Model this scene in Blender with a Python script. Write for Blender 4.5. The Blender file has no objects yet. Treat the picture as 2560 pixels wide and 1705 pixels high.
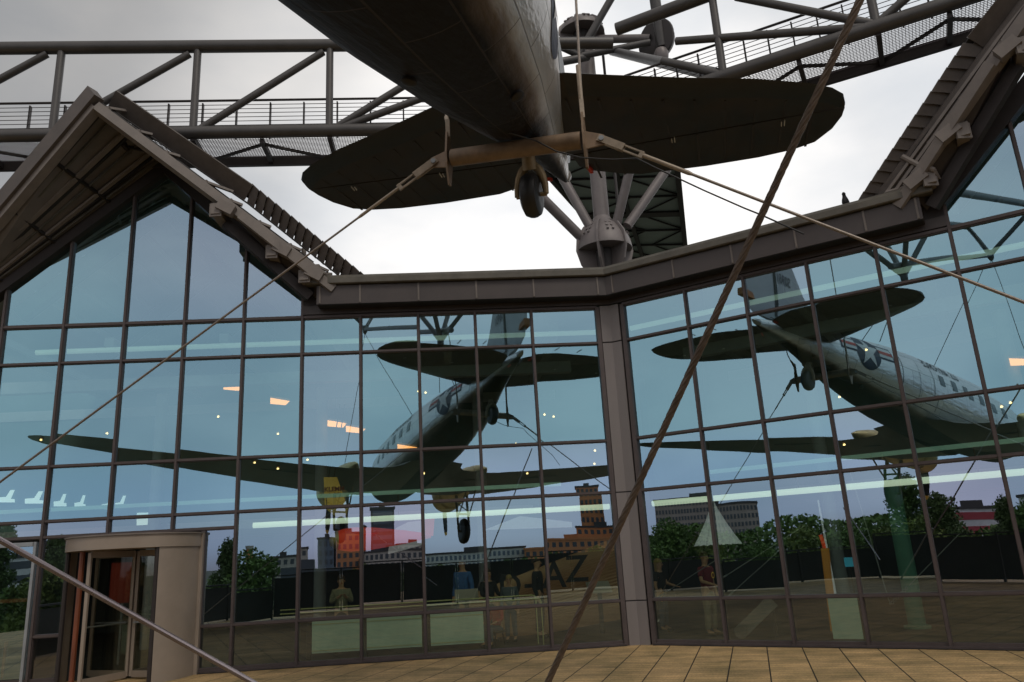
import bpy, bmesh, math, random
from mathutils import Vector as V, Matrix
random.seed(7)
S = bpy.context.scene
C = S.collection
PI = math.pi
R = math.radians

# ------------------------------------------------------------------ camera
ZC = 1.984                       # eye height above the terrace
FPX, PITCH, ROLL = 1923.94, 0.2675109, -0.0566675
_F = V((0, math.cos(PITCH), math.sin(PITCH)))
_R = V((1, 0, 0)); _U = _R.cross(_F)
_R2 = _R*math.cos(ROLL) + _U*math.sin(ROLL)
_U2 = -_R*math.sin(ROLL) + _U*math.cos(ROLL)
cam = bpy.data.cameras.new('camera')
cam.sensor_width = 36.0
cam.lens = FPX/2560*36
cam.clip_start = 0.05
cam.clip_end = 6000
co = bpy.data.objects.new('camera', cam)
C.objects.link(co)
M = Matrix(((_R2.x, _U2.x, -_F.x, 0), (_R2.y, _U2.y, -_F.y, 0), (_R2.z, _U2.z, -_F.z, ZC), (0, 0, 0, 1)))
co.matrix_world = M
S.camera = co
S.view_settings.view_transform = 'Standard'; S.view_settings.look = 'None'; S.view_settings.exposure = 0; S.view_settings.gamma = 1
S.cycles.use_denoising = True; S.cycles.max_bounces = 10; S.cycles.transparent_max_bounces = 16; S.cycles.sample_clamp_indirect = 6

def ray(u, v):                   # survey direction of a point measured on the photograph
    return (_R2*((u-1280)/FPX) - _U2*((v-852.5)/FPX) + _F)
def at_z(u, v, z):               # ... at a known height
    r = ray(u, v); r = r*((z-ZC)/r.z); return V((r.x, r.y, z))
def at_y(u, v, y):               # ... at a known distance
    r = ray(u, v); r = r*(y/r.y); return V((r.x, r.y, r.z+ZC))
def at_vp(u, v, p, q):           # ... in the vertical plane through p and q
    n = V((-(q.y-p.y), q.x-p.x, 0)); r = ray(u, v); t = (p.x*n.x+p.y*n.y)/(r.x*n.x+r.y*n.y)
    r = r*t; return V((r.x, r.y, r.z+ZC))

# ------------------------------------------------------------------ materials
def nt(m): return m.node_tree.nodes, m.node_tree.links
def mat(name, col, rough=.6, metal=0.0, var=.25, scale=3.0, bump=0.0, bscale=None, streak=False, spec=.5, coord='Object', emit=None):
    m = bpy.data.materials.new(name); m.use_nodes = True
    N, L = nt(m); b = N['Principled BSDF']
    b.inputs['Roughness'].default_value = rough; b.inputs['Metallic'].default_value = metal
    b.inputs['Specular IOR Level'].default_value = spec
    tc = N.new('ShaderNodeTexCoord'); mp = N.new('ShaderNodeMapping')
    L.new(tc.outputs[coord], mp.inputs['Vector'])
    if streak: mp.inputs['Scale'].default_value = (1, 1, .18)
    n = N.new('ShaderNodeTexNoise'); n.inputs['Scale'].default_value = scale; n.inputs['Detail'].default_value = 6; n.inputs['Roughness'].default_value = .65
    L.new(mp.outputs['Vector'], n.inputs['Vector'])
    r = N.new('ShaderNodeValToRGB')
    r.color_ramp.elements[0].position = .3; r.color_ramp.elements[1].position = .72
    d = [c*(1-var) for c in col]; e = [min(1, c*(1+var)) for c in col]
    r.color_ramp.elements[0].color = (*d, 1); r.color_ramp.elements[1].color = (*e, 1)
    L.new(n.outputs['Fac'], r.inputs['Fac']); L.new(r.outputs['Color'], b.inputs['Base Color'])
    rr = N.new('ShaderNodeMapRange'); rr.inputs['To Min'].default_value = max(.02, rough-.12); rr.inputs['To Max'].default_value = min(1, rough+.12)
    L.new(n.outputs['Fac'], rr.inputs['Value']); L.new(rr.outputs['Result'], b.inputs['Roughness'])
    if bump:
        n2 = N.new('ShaderNodeTexNoise'); n2.inputs['Scale'].default_value = bscale or scale*6; n2.inputs['Detail'].default_value = 4
        L.new(mp.outputs['Vector'], n2.inputs['Vector'])
        bp = N.new('ShaderNodeBump'); bp.inputs['Strength'].default_value = bump; bp.inputs['Distance'].default_value = .02
        L.new(n2.outputs['Fac'], bp.inputs['Height']); L.new(bp.outputs['Normal'], b.inputs['Normal'])
    if emit:
        b.inputs['Emission Color'].default_value = (*emit[:3], 1); b.inputs['Emission Strength'].default_value = emit[3]
    return m

def glass_mat(nm='coated_glass', refl=(.185, .285, .365), trans=(.50, .62, .57)):
    m = bpy.data.materials.new(nm); m.use_nodes = True
    N, L = nt(m); N.remove(N['Principled BSDF']); o = N['Material Output']
    g = N.new('ShaderNodeBsdfGlossy'); g.inputs['Roughness'].default_value = 0.0
    g.inputs['Color'].default_value = (*refl, 1)
    t = N.new('ShaderNodeBsdfTransparent'); t.inputs['Color'].default_value = (*trans, 1)
    a = N.new('ShaderNodeAddShader'); L.new(g.outputs[0], a.inputs[0]); L.new(t.outputs[0], a.inputs[1])
    oi = N.new('ShaderNodeObjectInfo'); rp = N.new('ShaderNodeValToRGB'); rp.color_ramp.interpolation = 'LINEAR'
    el = rp.color_ramp.elements
    el[0].position = 0; el[0].color = (refl[0]*.92, refl[1]*1.0, refl[2]*.98, 1)
    el[1].position = 1; el[1].color = (refl[0]*1.22, refl[1]*1.02, refl[2]*1.06, 1)
    k_ = el.new(.6); k_.color = (refl[0]*1.0, refl[1]*1.02, refl[2]*1.02, 1)
    L.new(oi.outputs['Random'], rp.inputs['Fac']); L.new(rp.outputs['Color'], g.inputs['Color'])
    tc = N.new('ShaderNodeTexCoord'); n = N.new('ShaderNodeTexNoise')
    n.inputs['Scale'].default_value = .5; n.inputs['Detail'].default_value = 1.5
    L.new(tc.outputs['Object'], n.inputs['Vector'])
    b = N.new('ShaderNodeBump'); b.inputs['Strength'].default_value = .20; b.inputs['Distance'].default_value = .013
    L.new(n.outputs['Fac'], b.inputs['Height']); L.new(b.outputs['Normal'], g.inputs['Normal'])
    L.new(a.outputs[0], o.inputs['Surface'])
    return m

def dg_mat():
    m = bpy.data.materials.new('dark_door_glass'); m.use_nodes = True
    N, L = nt(m); N.remove(N['Principled BSDF']); o = N['Material Output']
    g = N.new('ShaderNodeBsdfGlossy'); g.inputs['Roughness'].default_value = 0.0; g.inputs['Color'].default_value = (.17, .18, .17, 1)
    t = N.new('ShaderNodeBsdfTransparent'); t.inputs['Color'].default_value = (.55, .56, .50, 1)
    a = N.new('ShaderNodeAddShader'); L.new(g.outputs[0], a.inputs[0]); L.new(t.outputs[0], a.inputs[1]); L.new(a.outputs[0], o.inputs['Surface'])
    return m

def alu_mat():
    """bare aluminium skin, shade painted into the colour towards the belly (vertex attribute 'grime'), slightly rippled panels"""
    m = bpy.data.materials.new('weathered_aluminium'); m.use_nodes = True
    N, L = nt(m); b = N['Principled BSDF']
    at = N.new('ShaderNodeAttribute'); at.attribute_name = 'belly_shade'
    tc = N.new('ShaderNodeTexCoord')
    n = N.new('ShaderNodeTexNoise'); n.inputs['Scale'].default_value = 2.2; n.inputs['Detail'].default_value = 7
    mp = N.new('ShaderNodeMapping'); mp.inputs['Scale'].default_value = (.5, 1.6, 1.6)
    L.new(tc.outputs['Object'], mp.inputs['Vector']); L.new(mp.outputs['Vector'], n.inputs['Vector'])
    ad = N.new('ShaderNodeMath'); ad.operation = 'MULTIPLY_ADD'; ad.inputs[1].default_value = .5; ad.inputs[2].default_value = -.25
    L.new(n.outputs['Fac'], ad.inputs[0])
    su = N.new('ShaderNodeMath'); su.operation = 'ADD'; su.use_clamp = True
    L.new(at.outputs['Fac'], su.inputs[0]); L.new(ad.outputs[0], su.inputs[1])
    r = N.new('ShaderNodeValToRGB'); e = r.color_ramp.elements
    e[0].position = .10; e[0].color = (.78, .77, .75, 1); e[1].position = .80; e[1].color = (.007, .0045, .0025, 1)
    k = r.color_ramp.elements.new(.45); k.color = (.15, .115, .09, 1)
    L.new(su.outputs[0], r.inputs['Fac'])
    uv = N.new('ShaderNodeAttribute'); uv.attribute_name = 'skin'
    br = N.new('ShaderNodeTexBrick'); br.offset = .5
    br.inputs['Scale'].default_value = 1; br.inputs['Mortar Size'].default_value = .011; br.inputs['Mortar Smooth'].default_value = .3
    br.inputs['Brick Width'].default_value = 1.25; br.inputs['Row Height'].default_value = .52
    br.inputs['Color1'].default_value = (1, 1, 1, 1); br.inputs['Color2'].default_value = (.80, .80, .80, 1); br.inputs['Mortar'].default_value = (0, 0, 0, 1)
    L.new(uv.outputs['Vector'], br.inputs['Vector'])
    sm = N.new('ShaderNodeMix'); sm.data_type = 'RGBA'; sm.inputs[6].default_value = (.06, .046, .034, 1)
    fm = N.new('ShaderNodeMapRange'); fm.inputs['To Min'].default_value = .35; fm.inputs['To Max'].default_value = 1.0
    L.new(br.outputs['Color'], fm.inputs['Value']); L.new(fm.outputs[0], sm.inputs[0]); L.new(r.outputs['Color'], sm.inputs[7])
    L.new(sm.outputs[2], b.inputs['Base Color'])
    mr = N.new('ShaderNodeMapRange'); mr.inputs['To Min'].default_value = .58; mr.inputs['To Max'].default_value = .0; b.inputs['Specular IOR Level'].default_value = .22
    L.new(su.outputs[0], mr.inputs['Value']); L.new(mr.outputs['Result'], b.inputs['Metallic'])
    mr2 = N.new('ShaderNodeMapRange'); mr2.inputs['To Min'].default_value = .30; mr2.inputs['To Max'].default_value = .62
    L.new(su.outputs[0], mr2.inputs['Value']); L.new(mr2.outputs['Result'], b.inputs['Roughness'])
    # ripples + riveted panel seams
    n2 = N.new('ShaderNodeTexNoise'); n2.inputs['Scale'].default_value = 3.0; n2.inputs['Detail'].default_value = 3
    mp2 = N.new('ShaderNodeMapping'); mp2.inputs['Scale'].default_value = (.8, 3.2, 3.2); mp2.inputs['Rotation'].default_value = (0, .5, .6)
    L.new(tc.outputs['Object'], mp2.inputs['Vector']); L.new(mp2.outputs['Vector'], n2.inputs['Vector'])
    mx = N.new('ShaderNodeMath'); mx.operation = 'MULTIPLY_ADD'; mx.inputs[1].default_value = .30
    L.new(br.outputs['Color'], mx.inputs[0]); L.new(n2.outputs['Fac'], mx.inputs[2])
    bp = N.new('ShaderNodeBump'); bp.inputs['Strength'].default_value = .55; bp.inputs['Distance'].default_value = .04
    L.new(mx.outputs[0], bp.inputs['Height']); L.new(bp.outputs['Normal'], b.inputs['Normal'])
    return m

def paving_mat():
    m = bpy.data.materials.new('stone_paving'); m.use_nodes = True
    N, L = nt(m); b = N['Principled BSDF']; b.inputs['Roughness'].default_value = .75
    tc = N.new('ShaderNodeTexCoord'); mp = N.new('ShaderNodeMapping')
    mp.inputs['Rotation'].default_value = (0, 0, R(16+90)); L.new(tc.outputs['Object'], mp.inputs['Vector'])
    br = N.new('ShaderNodeTexBrick'); br.offset = 0; br.inputs['Scale'].default_value = 1
    br.inputs['Brick Width'].default_value = .205; br.inputs['Row Height'].default_value = .62
    br.inputs['Mortar Size'].default_value = .0075; br.inputs['Mortar Smooth'].default_value = .3
    br.inputs['Color1'].default_value = (.58, .40, .20, 1); br.inputs['Color2'].default_value = (.42, .295, .15, 1); br.inputs['Mortar'].default_value = (.13, .085, .04, 1)
    L.new(mp.outputs['Vector'], br.inputs['Vector'])
    # wide joints between the slab rows
    b2 = N.new('ShaderNodeTexBrick'); b2.offset = 0; b2.inputs['Scale'].default_value = 1
    b2.inputs['Brick Width'].default_value = 200; b2.inputs['Row Height'].default_value = .62
    b2.inputs['Mortar Size'].default_value = .012; b2.inputs['Mortar Smooth'].default_value = .2
    b2.inputs['Color1'].default_value = (1, 1, 1, 1); b2.inputs['Color2'].default_value = (1, 1, 1, 1); b2.inputs['Mortar'].default_value = (.12, .11, .07, 1)
    L.new(mp.outputs['Vector'], b2.inputs['Vector'])
    n = N.new('ShaderNodeTexNoise'); n.inputs['Scale'].default_value = 1.1; n.inputs['Detail'].default_value = 8; n.inputs['Roughness'].default_value = .7
    L.new(tc.outputs['Object'], n.inputs['Vector'])
    r = N.new('ShaderNodeValToRGB'); r.color_ramp.elements[0].position = .32; r.color_ramp.elements[0].color = (.42, .45, .36, 1); r.color_ramp.elements[1].position = .7; r.color_ramp.elements[1].color = (1.15, 1.08, 1.0, 1)
    L.new(n.outputs['Fac'], r.inputs['Fac'])
    m1 = N.new('ShaderNodeMix'); m1.data_type = 'RGBA'; m1.blend_type = 'MULTIPLY'; m1.inputs['Factor'].default_value = 1
    L.new(br.outputs['Color'], m1.inputs[6]); L.new(b2.outputs['Color'], m1.inputs[7])
    m2 = N.new('ShaderNodeMix'); m2.data_type = 'RGBA'; m2.blend_type = 'MULTIPLY'; m2.inputs['Factor'].default_value = 1
    L.new(m1.outputs[2], m2.inputs[6]); L.new(r.outputs['Color'], m2.inputs[7])
    n3 = N.new('ShaderNodeTexNoise'); n3.inputs['Scale'].default_value = 30; n3.inputs['Detail'].default_value = 4
    L.new(tc.outputs['Object'], n3.inputs['Vector'])
    m3 = N.new('ShaderNodeMix'); m3.data_type = 'RGBA'; m3.blend_type = 'OVERLAY'; m3.inputs['Factor'].default_value = .7
    L.new(m2.outputs[2], m3.inputs[6]); L.new(n3.outputs['Fac'], m3.inputs[7])
    L.new(m3.outputs[2], b.inputs['Base Color'])
    bp = N.new('ShaderNodeBump'); bp.inputs['Strength'].default_value = .4; bp.inputs['Distance'].default_value = .01
    L.new(m3.outputs[2], bp.inputs['Height']); L.new(bp.outputs['Normal'], b.inputs['Normal'])
    return m

MT = {}
def mk():
    m = MT
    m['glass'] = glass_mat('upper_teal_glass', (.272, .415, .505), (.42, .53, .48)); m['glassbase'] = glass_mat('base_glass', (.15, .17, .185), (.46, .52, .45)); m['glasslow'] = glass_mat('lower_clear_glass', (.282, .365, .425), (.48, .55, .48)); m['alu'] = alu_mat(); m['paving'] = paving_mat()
    m['frame'] = mat('bronze_frame_paint', (.078, .061, .059), .5, .2, .18, 4)
    m['frame_dark'] = mat('dark_frame_paint', (.028, .022, .021), .55, .2, .2, 4)
    m['pillar'] = mat('brown_grey_panel', (.19, .17, .165), .5, .1, .14, 1.2, streak=True)
    m['parapet'] = mat('parapet_sheet', (.060, .050, .048), .5, .2, .16, 1.5, bump=.08, bscale=2)
    m['cap'] = mat('weathered_zinc', (.096, .088, .072), .55, .3, .3, 2.5, bump=.1)
    m['rake'] = mat('beige_steel_paint', (.165, .142, .126), .55, .0, .2, 2.5, bump=.05)
    m['soffit'] = mat('brown_soffit_sheet', (.112, .10, .092), .6, .0, .2, 1.6)
    m['verge'] = mat('brown_roof_sheet', (.088, .074, .066), .55, .1, .25, 2.5, bump=.1)
    m['blackish'] = mat('near_black_paint', (.012, .010, .009), .6, .0, .3, 3)
    m['steel'] = mat('grey_steel_paint', (.072, .068, .066), .45, .2, .2, 1.8, bump=.04)
    m['mast'] = mat('pale_grey_steel_paint', (.17, .15, .147), .5, .1, .18, 1.5, bump=.04)
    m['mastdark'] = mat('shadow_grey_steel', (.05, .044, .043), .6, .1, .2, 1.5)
    m['bar'] = mat('brown_sling_paint', (.20, .138, .088), .5, .15, .3, 5, bump=.06)
    m['fitting'] = mat('buff_fitting_paint', (.30, .245, .185), .5, .2, .25, 9, bump=.05)
    m['cable'] = mat('steel_cable', (.24, .205, .175), .45, .6, .25, 30, bump=.2, bscale=120)
    m['rod'] = mat('polished_rod', (.42, .37, .38), .28, .8, .06, 4)
    m['black_cable'] = mat('black_cable_sheath', (.012, .012, .014), .5)
    m['rubber'] = mat('black_rubber', (.012, .012, .012), .5, 0, .3, 10, bump=.05)
    m['ribtape'] = mat('fabric_rib_tape', (.028, .018, .010), .6, 0, .3, 6)
    m['rudtag'] = mat('orange_brown_tag', (.34, .12, .03), .7, 0, .2)
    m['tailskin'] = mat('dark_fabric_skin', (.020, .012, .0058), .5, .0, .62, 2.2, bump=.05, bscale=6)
    m['tailtop'] = mat('silver_doped_fabric', (.30, .31, .31), .45, .4, .15, 2)
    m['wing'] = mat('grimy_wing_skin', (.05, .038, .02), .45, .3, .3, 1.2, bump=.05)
    m['nacelle'] = mat('tan_metal_cowling', (.62, .45, .18), .4, .5, .25, 2, bump=.05)  # tan holds dirt plus warm ground reflection put into the colour
    m['oleo'] = mat('tan_gear_paint', (.24, .18, .10), .5, .2, .3, 5)
    m['navy'] = mat('insignia_navy', (.012, .018, .045), .5)
    m['white'] = mat('white_marking', (.52, .52, .52), .5, 0, .06)
    m['red'] = mat('red_marking', (.42, .035, .02), .5, 0, .1)
    m['ink'] = mat('black_marking', (.02, .02, .025), .5)
    m['yellow'] = mat('yellow_paint', (.60, .36, .07), .5, 0, .15, emit=(.6, .34, .06, .18))  # faint glow added to brighten the yellow fin, not a lamp
    m['yellowrail'] = mat('pale_yellow_rail', (.55, .52, .25), .4, .2, .1)
    m['duct'] = mat('white_light_tube', (.75, .78, .68), .4, 0, .08, 2, emit=(.80, .92, .74, .70))
    m['duct_dim'] = mat('pale_ceiling_tube', (.6, .66, .58), .4, 0, .12, 2, emit=(.62, .80, .66, .22))
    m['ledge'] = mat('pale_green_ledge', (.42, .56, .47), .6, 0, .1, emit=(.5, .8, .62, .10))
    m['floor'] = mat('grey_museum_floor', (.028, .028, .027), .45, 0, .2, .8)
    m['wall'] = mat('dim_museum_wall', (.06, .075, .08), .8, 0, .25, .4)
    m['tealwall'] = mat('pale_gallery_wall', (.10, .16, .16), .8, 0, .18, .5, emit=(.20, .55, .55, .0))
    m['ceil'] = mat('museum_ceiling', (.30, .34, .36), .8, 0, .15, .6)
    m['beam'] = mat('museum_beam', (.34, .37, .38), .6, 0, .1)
    m['lamp'] = mat('warm_lamp', (.9, .6, .35), .5, 0, 0, emit=(1.0, .36, .10, 2.2))
    m['spot'] = mat('small_spot_lamp', (.9, .8, .6), .5, 0, 0, emit=(1.0, .62, .26, 4.0))
    m['redplane'] = mat('red_plane_paint', (.62, .06, .03), .4, 0, .15, emit=(.8, .05, .02, .26))  # glow added to lift the red out of the dim hall
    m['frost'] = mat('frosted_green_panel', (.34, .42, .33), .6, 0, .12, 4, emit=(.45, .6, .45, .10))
    m['green'] = mat('green_column_paint', (.07, .20, .14), .5, 0, .15, emit=(.1, .3, .2, .03))  # slight added glow, though the column is no light source
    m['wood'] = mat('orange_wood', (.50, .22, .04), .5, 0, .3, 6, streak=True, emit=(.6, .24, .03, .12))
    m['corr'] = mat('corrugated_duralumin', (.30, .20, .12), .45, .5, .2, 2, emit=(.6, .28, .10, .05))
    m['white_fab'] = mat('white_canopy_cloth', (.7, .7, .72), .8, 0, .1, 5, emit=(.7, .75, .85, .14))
    m['doorgrey'] = mat('door_grey_paint', (.29, .24, .195), .45, .1, .12, 1.3)
    m['doorred'] = mat('reddish_wood', (.16, .045, .018), .5, 0, .3, 8, streak=True)
    m['alu_frame'] = mat('light_aluminium_frame', (.30, .32, .34), .4, .4, .1)
    m['doorglass'] = dg_mat()
    m['greenbeam'] = mat('green_grey_rafter', (.06, .075, .06), .6, 0, .15)
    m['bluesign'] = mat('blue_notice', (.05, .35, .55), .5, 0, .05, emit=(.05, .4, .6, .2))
    m['windowglass'] = mat('dark_cabin_glass', (.02, .022, .025), .12, 0, .1)
    m['redcover'] = mat('red_cloth_cover', (.45, .04, .02), .7, 0, .2)
    m['rope'] = mat('brown_wire_rope', (.15, .115, .09), .5, .4, .3, 20)
    m['daygap'] = mat('daylit_opening', (.7, .75, .72), .8, 0, .05, emit=(.86, 1.0, .92, .55))
    m['darkred'] = mat('dark_red_lettering', (.16, .01, .01), .5, 0, .05)
    m['fence'] = mat('black_fence', (.026, .025, .020), .7, 0, .3)
    m['bark'] = mat('bark', (.07, .05, .035), .9, 0, .3, 8, bump=.3)
    for i, c in enumerate([(.085, .145, .022), (.06, .10, .018), (.115, .15, .022), (.16, .14, .03)]):
        m['leaf%d' % i] = mat('foliage_%s' % 'abcd'[i], c, .7, 0, .55, .9)
mk()

# ------------------------------------------------------------------ mesh builder
class MB:
    def __init__(s): s.v = []; s.f = []; s.att = {}
    def quad(s, a, b, c, d):
        i = len(s.v); s.v += [V(a), V(b), V(c), V(d)]; s.f.append((i, i+1, i+2, i+3)); return s
    def poly(s, pts):
        i = len(s.v); s.v += [V(p) for p in pts]; s.f.append(tuple(range(i, i+len(pts)))); return s
    def hexa(s, p):            # 8 corners: bottom loop, top loop
        i = len(s.v); s.v += [V(q) for q in p]
        for f in ((0, 3, 2, 1), (4, 5, 6, 7), (0, 1, 5, 4), (1, 2, 6, 5), (2, 3, 7, 6), (3, 0, 4, 7)): s.f.append(tuple(i+k for k in f))
        return s
    def box(s, c, sx, sy, sz, rz=0):
        c = V(c); a = V((math.cos(rz), math.sin(rz), 0))*sx/2; b = V((-math.sin(rz), math.cos(rz), 0))*sy/2; h = V((0, 0, sz/2))
        return s.hexa([c-a-b-h, c+a-b-h, c+a+b-h, c-a+b-h, c-a-b+h, c+a-b+h, c+a+b+h, c-a+b+h])
    def bar(s, p, q, w, h, up=(0, 0, 1)):
        p = V(p); q = V(q); d = (q-p).normalized(); x = d.cross(V(up))
        if x.length < 1e-4: x = d.cross(V((0, 1, 0)))
        x.normalize(); y = x.cross(d).normalized(); x = x*w/2; y = y*h/2
        return s.hexa([p-x-y, p+x-y, q+x-y, q-x-y, p-x+y, p+x+y, q+x+y, q-x+y])
    def rings(s, rings, close=True, cap=True):
        i0 = len(s.v); n = len(rings[0])
        for r in rings: s.v += [V(p) for p in r]
        for k in range(len(rings)-1):
            for j in range(n if close else n-1):
                a = i0+k*n+j; b = i0+k*n+(j+1) % n; s.f.append((a, b, b+n, a+n))
        if cap and close:
            s.f.append(tuple(i0+j for j in reversed(range(n)))); s.f.append(tuple(i0+(len(rings)-1)*n+j for j in range(n)))
        return s
    def tube(s, pts, r, n=10, cap=True):
        pts = [V(p) for p in pts]; rr = r if isinstance(r, (list, tuple)) else [r]*len(pts)
        up = None; rings = []
        for k, p in enumerate(pts):
            d = (pts[min(k+1, len(pts)-1)]-pts[max(k-1, 0)]).normalized()
            if up is None:
                up = V((0, 0, 1)) if abs(d.z) < .9 else V((1, 0, 0))
            x = d.cross(up).normalized(); y = x.cross(d).normalized(); up = y
            rings.append([p+(x*math.cos(2*PI*j/n)+y*math.sin(2*PI*j/n))*rr[k] for j in range(n)])
        return s.rings(rings, True, cap)
    def lathe(s, o, axis, prof, n=20, cap=True):   # prof: list of (distance along axis, radius)
        o = V(o); a = V(axis).normalized(); x = a.cross(V((0, 0, 1)))
        if x.length < 1e-3: x = V((1, 0, 0))
        x.normalize(); y = a.cross(x)
        return s.rings([[o+a*d+(x*math.cos(2*PI*j/n)+y*math.sin(2*PI*j/n))*max(r, 1e-3) for j in range(n)] for d, r in prof], True, cap)
    def prism(s, pts, off):
        off = V(off); n = len(pts); i = len(s.v); s.v += [V(p) for p in pts]+[V(p)+off for p in pts]
        s.f.append(tuple(i+j for j in reversed(range(n)))); s.f.append(tuple(i+n+j for j in range(n)))
        for j in range(n): s.f.append((i+j, i+(j+1) % n, i+n+(j+1) % n, i+n+j))
        return s
    def build(s, name, m, parent=None, smooth=True, recalc=True, local=False):
        base = gloc(parent) if parent is not None and not local else V((0, 0, 0))
        me = bpy.data.meshes.new(name)
        me.from_pydata([tuple(p-base) for p in s.v], [], s.f)
        if recalc:
            bm = bmesh.new(); bm.from_mesh(me); bmesh.ops.recalc_face_normals(bm, faces=bm.faces); bm.to_mesh(me); bm.free()
        if smooth:
            for p in me.polygons: p.use_smooth = True
            me.set_sharp_from_angle(angle=R(35))
        me.materials.append(MT[m] if isinstance(m, str) else m)
        o = bpy.data.objects.new(name, me); C.objects.link(o)
        if parent is not None: o.parent = parent
        return o
def gloc(o):
    p = V((0, 0, 0))
    while o is not None: p = p+V(o.location); o = o.parent
    return p
def tag(o, label=None, cat=None, group=None, kind=None):
    if label: o['label'] = label
    if cat: o['category'] = cat
    if group: o['group'] = group
    if kind: o['kind'] = kind
    return o
def thing(name, loc, label, cat, group=None):
    o = bpy.data.objects.new(name, None); o.empty_display_size = .3; C.objects.link(o); o.location = loc
    return tag(o, label, cat, group)
def sub(name, parent, loc=None):        # an Empty part that carries sub-parts
    o = bpy.data.objects.new(name, None); o.empty_display_size = .2; C.objects.link(o); o.parent = parent
    o.location = (V(loc)-gloc(parent)) if loc is not None else (0, 0, 0)
    return o
def text_mesh(txt, size, off=.012):
    cu = bpy.data.curves.new('lettering', 'FONT'); cu.body = txt; cu.size = size; cu.resolution_u = 3
    cu.align_x = 'CENTER'; cu.align_y = 'CENTER'; cu.offset = size*off
    o = bpy.data.objects.new('lettering', cu); C.objects.link(o)
    dg = bpy.context.evaluated_depsgraph_get()
    me = bpy.data.meshes.new_from_object(o.evaluated_get(dg))
    C.objects.unlink(o); bpy.data.objects.remove(o); bpy.data.curves.remove(cu)
    vs = [v.co.copy() for v in me.vertices]; fs = [tuple(p.vertices) for p in me.polygons]
    bpy.data.meshes.remove(me); return vs, fs

# ------------------------------------------------------------------ sky and sun
SUN_EL, SUN_AZ = R(52), R(150)     # azimuth clockwise from +Y
w = bpy.data.worlds.new('World'); S.world = w; w.use_nodes = True
N, L = w.node_tree.nodes, w.node_tree.links
bg = N['Background']; out = N['World Output']
sky = N.new('ShaderNodeTexSky'); sky.sky_type = 'NISHITA'; sky.sun_disc = False
sky.sun_elevation = SUN_EL; sky.sun_rotation = SUN_AZ; sky.air_density = 1.5; sky.dust_density = 3
L.new(sky.outputs[0], bg.inputs[0]); bg.inputs[1].default_value = .07
tc = N.new('ShaderNodeTexCoord')
def dot(vec):
    n = N.new('ShaderNodeVectorMath'); n.operation = 'DOT_PRODUCT'; n.inputs[1].default_value = V(vec).normalized(); L.new(tc.outputs['Generated'], n.inputs[0]); return n.outputs['Value']
def ramp(src, stops, a=-1, b=1):
    mr = N.new('ShaderNodeMapRange'); mr.inputs['From Min'].default_value = a; mr.inputs['From Max'].default_value = b; L.new(src, mr.inputs['Value'])
    r = N.new('ShaderNodeValToRGB'); r.color_ramp.interpolation = 'EASE'
    e = r.color_ramp.elements
    for i, (p, c) in enumerate(stops):
        x = (p-a)/(b-a)
        if i < 2: e[i].position = x
        else: e.new(x)
        e[i].color = (*c, 1)
    L.new(mr.outputs[0], r.inputs[0]); return r.outputs[0]
def mixc(f, a, b, mode='MIX'):
    m = N.new('ShaderNodeMix'); m.data_type = 'RGBA'; m.blend_type = mode
    if isinstance(f, float): m.inputs[0].default_value = f
    else: L.new(f, m.inputs[0])
    L.new(a, m.inputs[6]); L.new(b, m.inputs[7]); return m.outputs[2]
# bright cloud low over the museum, greyer to the upper left, bluish cloud deck behind
front = ramp(dot((.12, .93, .33)), [(-.2, (.30, .30, .30)), (.55, (.27, .27, .27)), (.80, (.42, .42, .42)), (.90, (.72, .72, .72)), (.955, (1.02, 1.02, 1.02)), (1, (1.1, 1.1, 1.1))])
right = ramp(dot((.62, .70, .40)), [(-1, (0, 0, 0)), (.40, (.25, .25, .25)), (.70, (.62, .62, .62)), (.88, (.86, .86, .86)), (1, (.98, .98, .98))])
front = mixc(1.0, front, right, 'LIGHTEN')
back = ramp(dot((0, 0, 1)), [(-1, (.20, .17, .14)), (-.02, (.45, .38, .40)), (.03, (.70, .72, .86)), (.08, (.68, .73, .84)), (.15, (.62, .68, .70)), (.26, (.60, .64, .66)), (.40, (.72, .66, .66)), (1, (.62, .60, .58))])
cl = N.new('ShaderNodeTexNoise'); cl.inputs['Scale'].default_value = 2.2; cl.inputs['Detail'].default_value = 6; cl.inputs['Roughness'].default_value = .5
mpn = N.new('ShaderNodeMapping'); mpn.inputs['Scale'].default_value = (1, 1, 2.2); L.new(tc.outputs['Generated'], mpn.inputs[0]); L.new(mpn.outputs[0], cl.inputs[0])
clr = ramp(cl.outputs['Fac'], [(.30, (.78, .81, .85)), (.70, (1.18, 1.14, 1.1))], 0, 1)
sel = ramp(dot((0, 1, 0)), [(-.12, (0, 0, 0)), (.22, (1, 1, 1))])
both = mixc(sel, back, front)
both = mixc(1.0, both, clr, 'MULTIPLY')
b2 = N.new('ShaderNodeBackground'); L.new(both, b2.inputs[0]); b2.inputs[1].default_value = 1.0
ms = N.new('ShaderNodeMixShader'); ms.inputs[0].default_value = .93
L.new(bg.outputs[0], ms.inputs[1]); L.new(b2.outputs[0], ms.inputs[2]); L.new(ms.outputs[0], out.inputs['Surface'])
sl = bpy.data.lights.new('sun', 'SUN'); sl.energy = 1.0; sl.angle = R(18); sl.color = (1, .93, .82)
so = bpy.data.objects.new('sun', sl); C.objects.link(so)
sd = V((math.sin(SUN_AZ)*math.cos(SUN_EL), math.cos(SUN_AZ)*math.cos(SUN_EL), math.sin(SUN_EL)))
so.rotation_euler = sd.to_track_quat('Z', 'Y').to_euler(); so.location = sd*60
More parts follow.
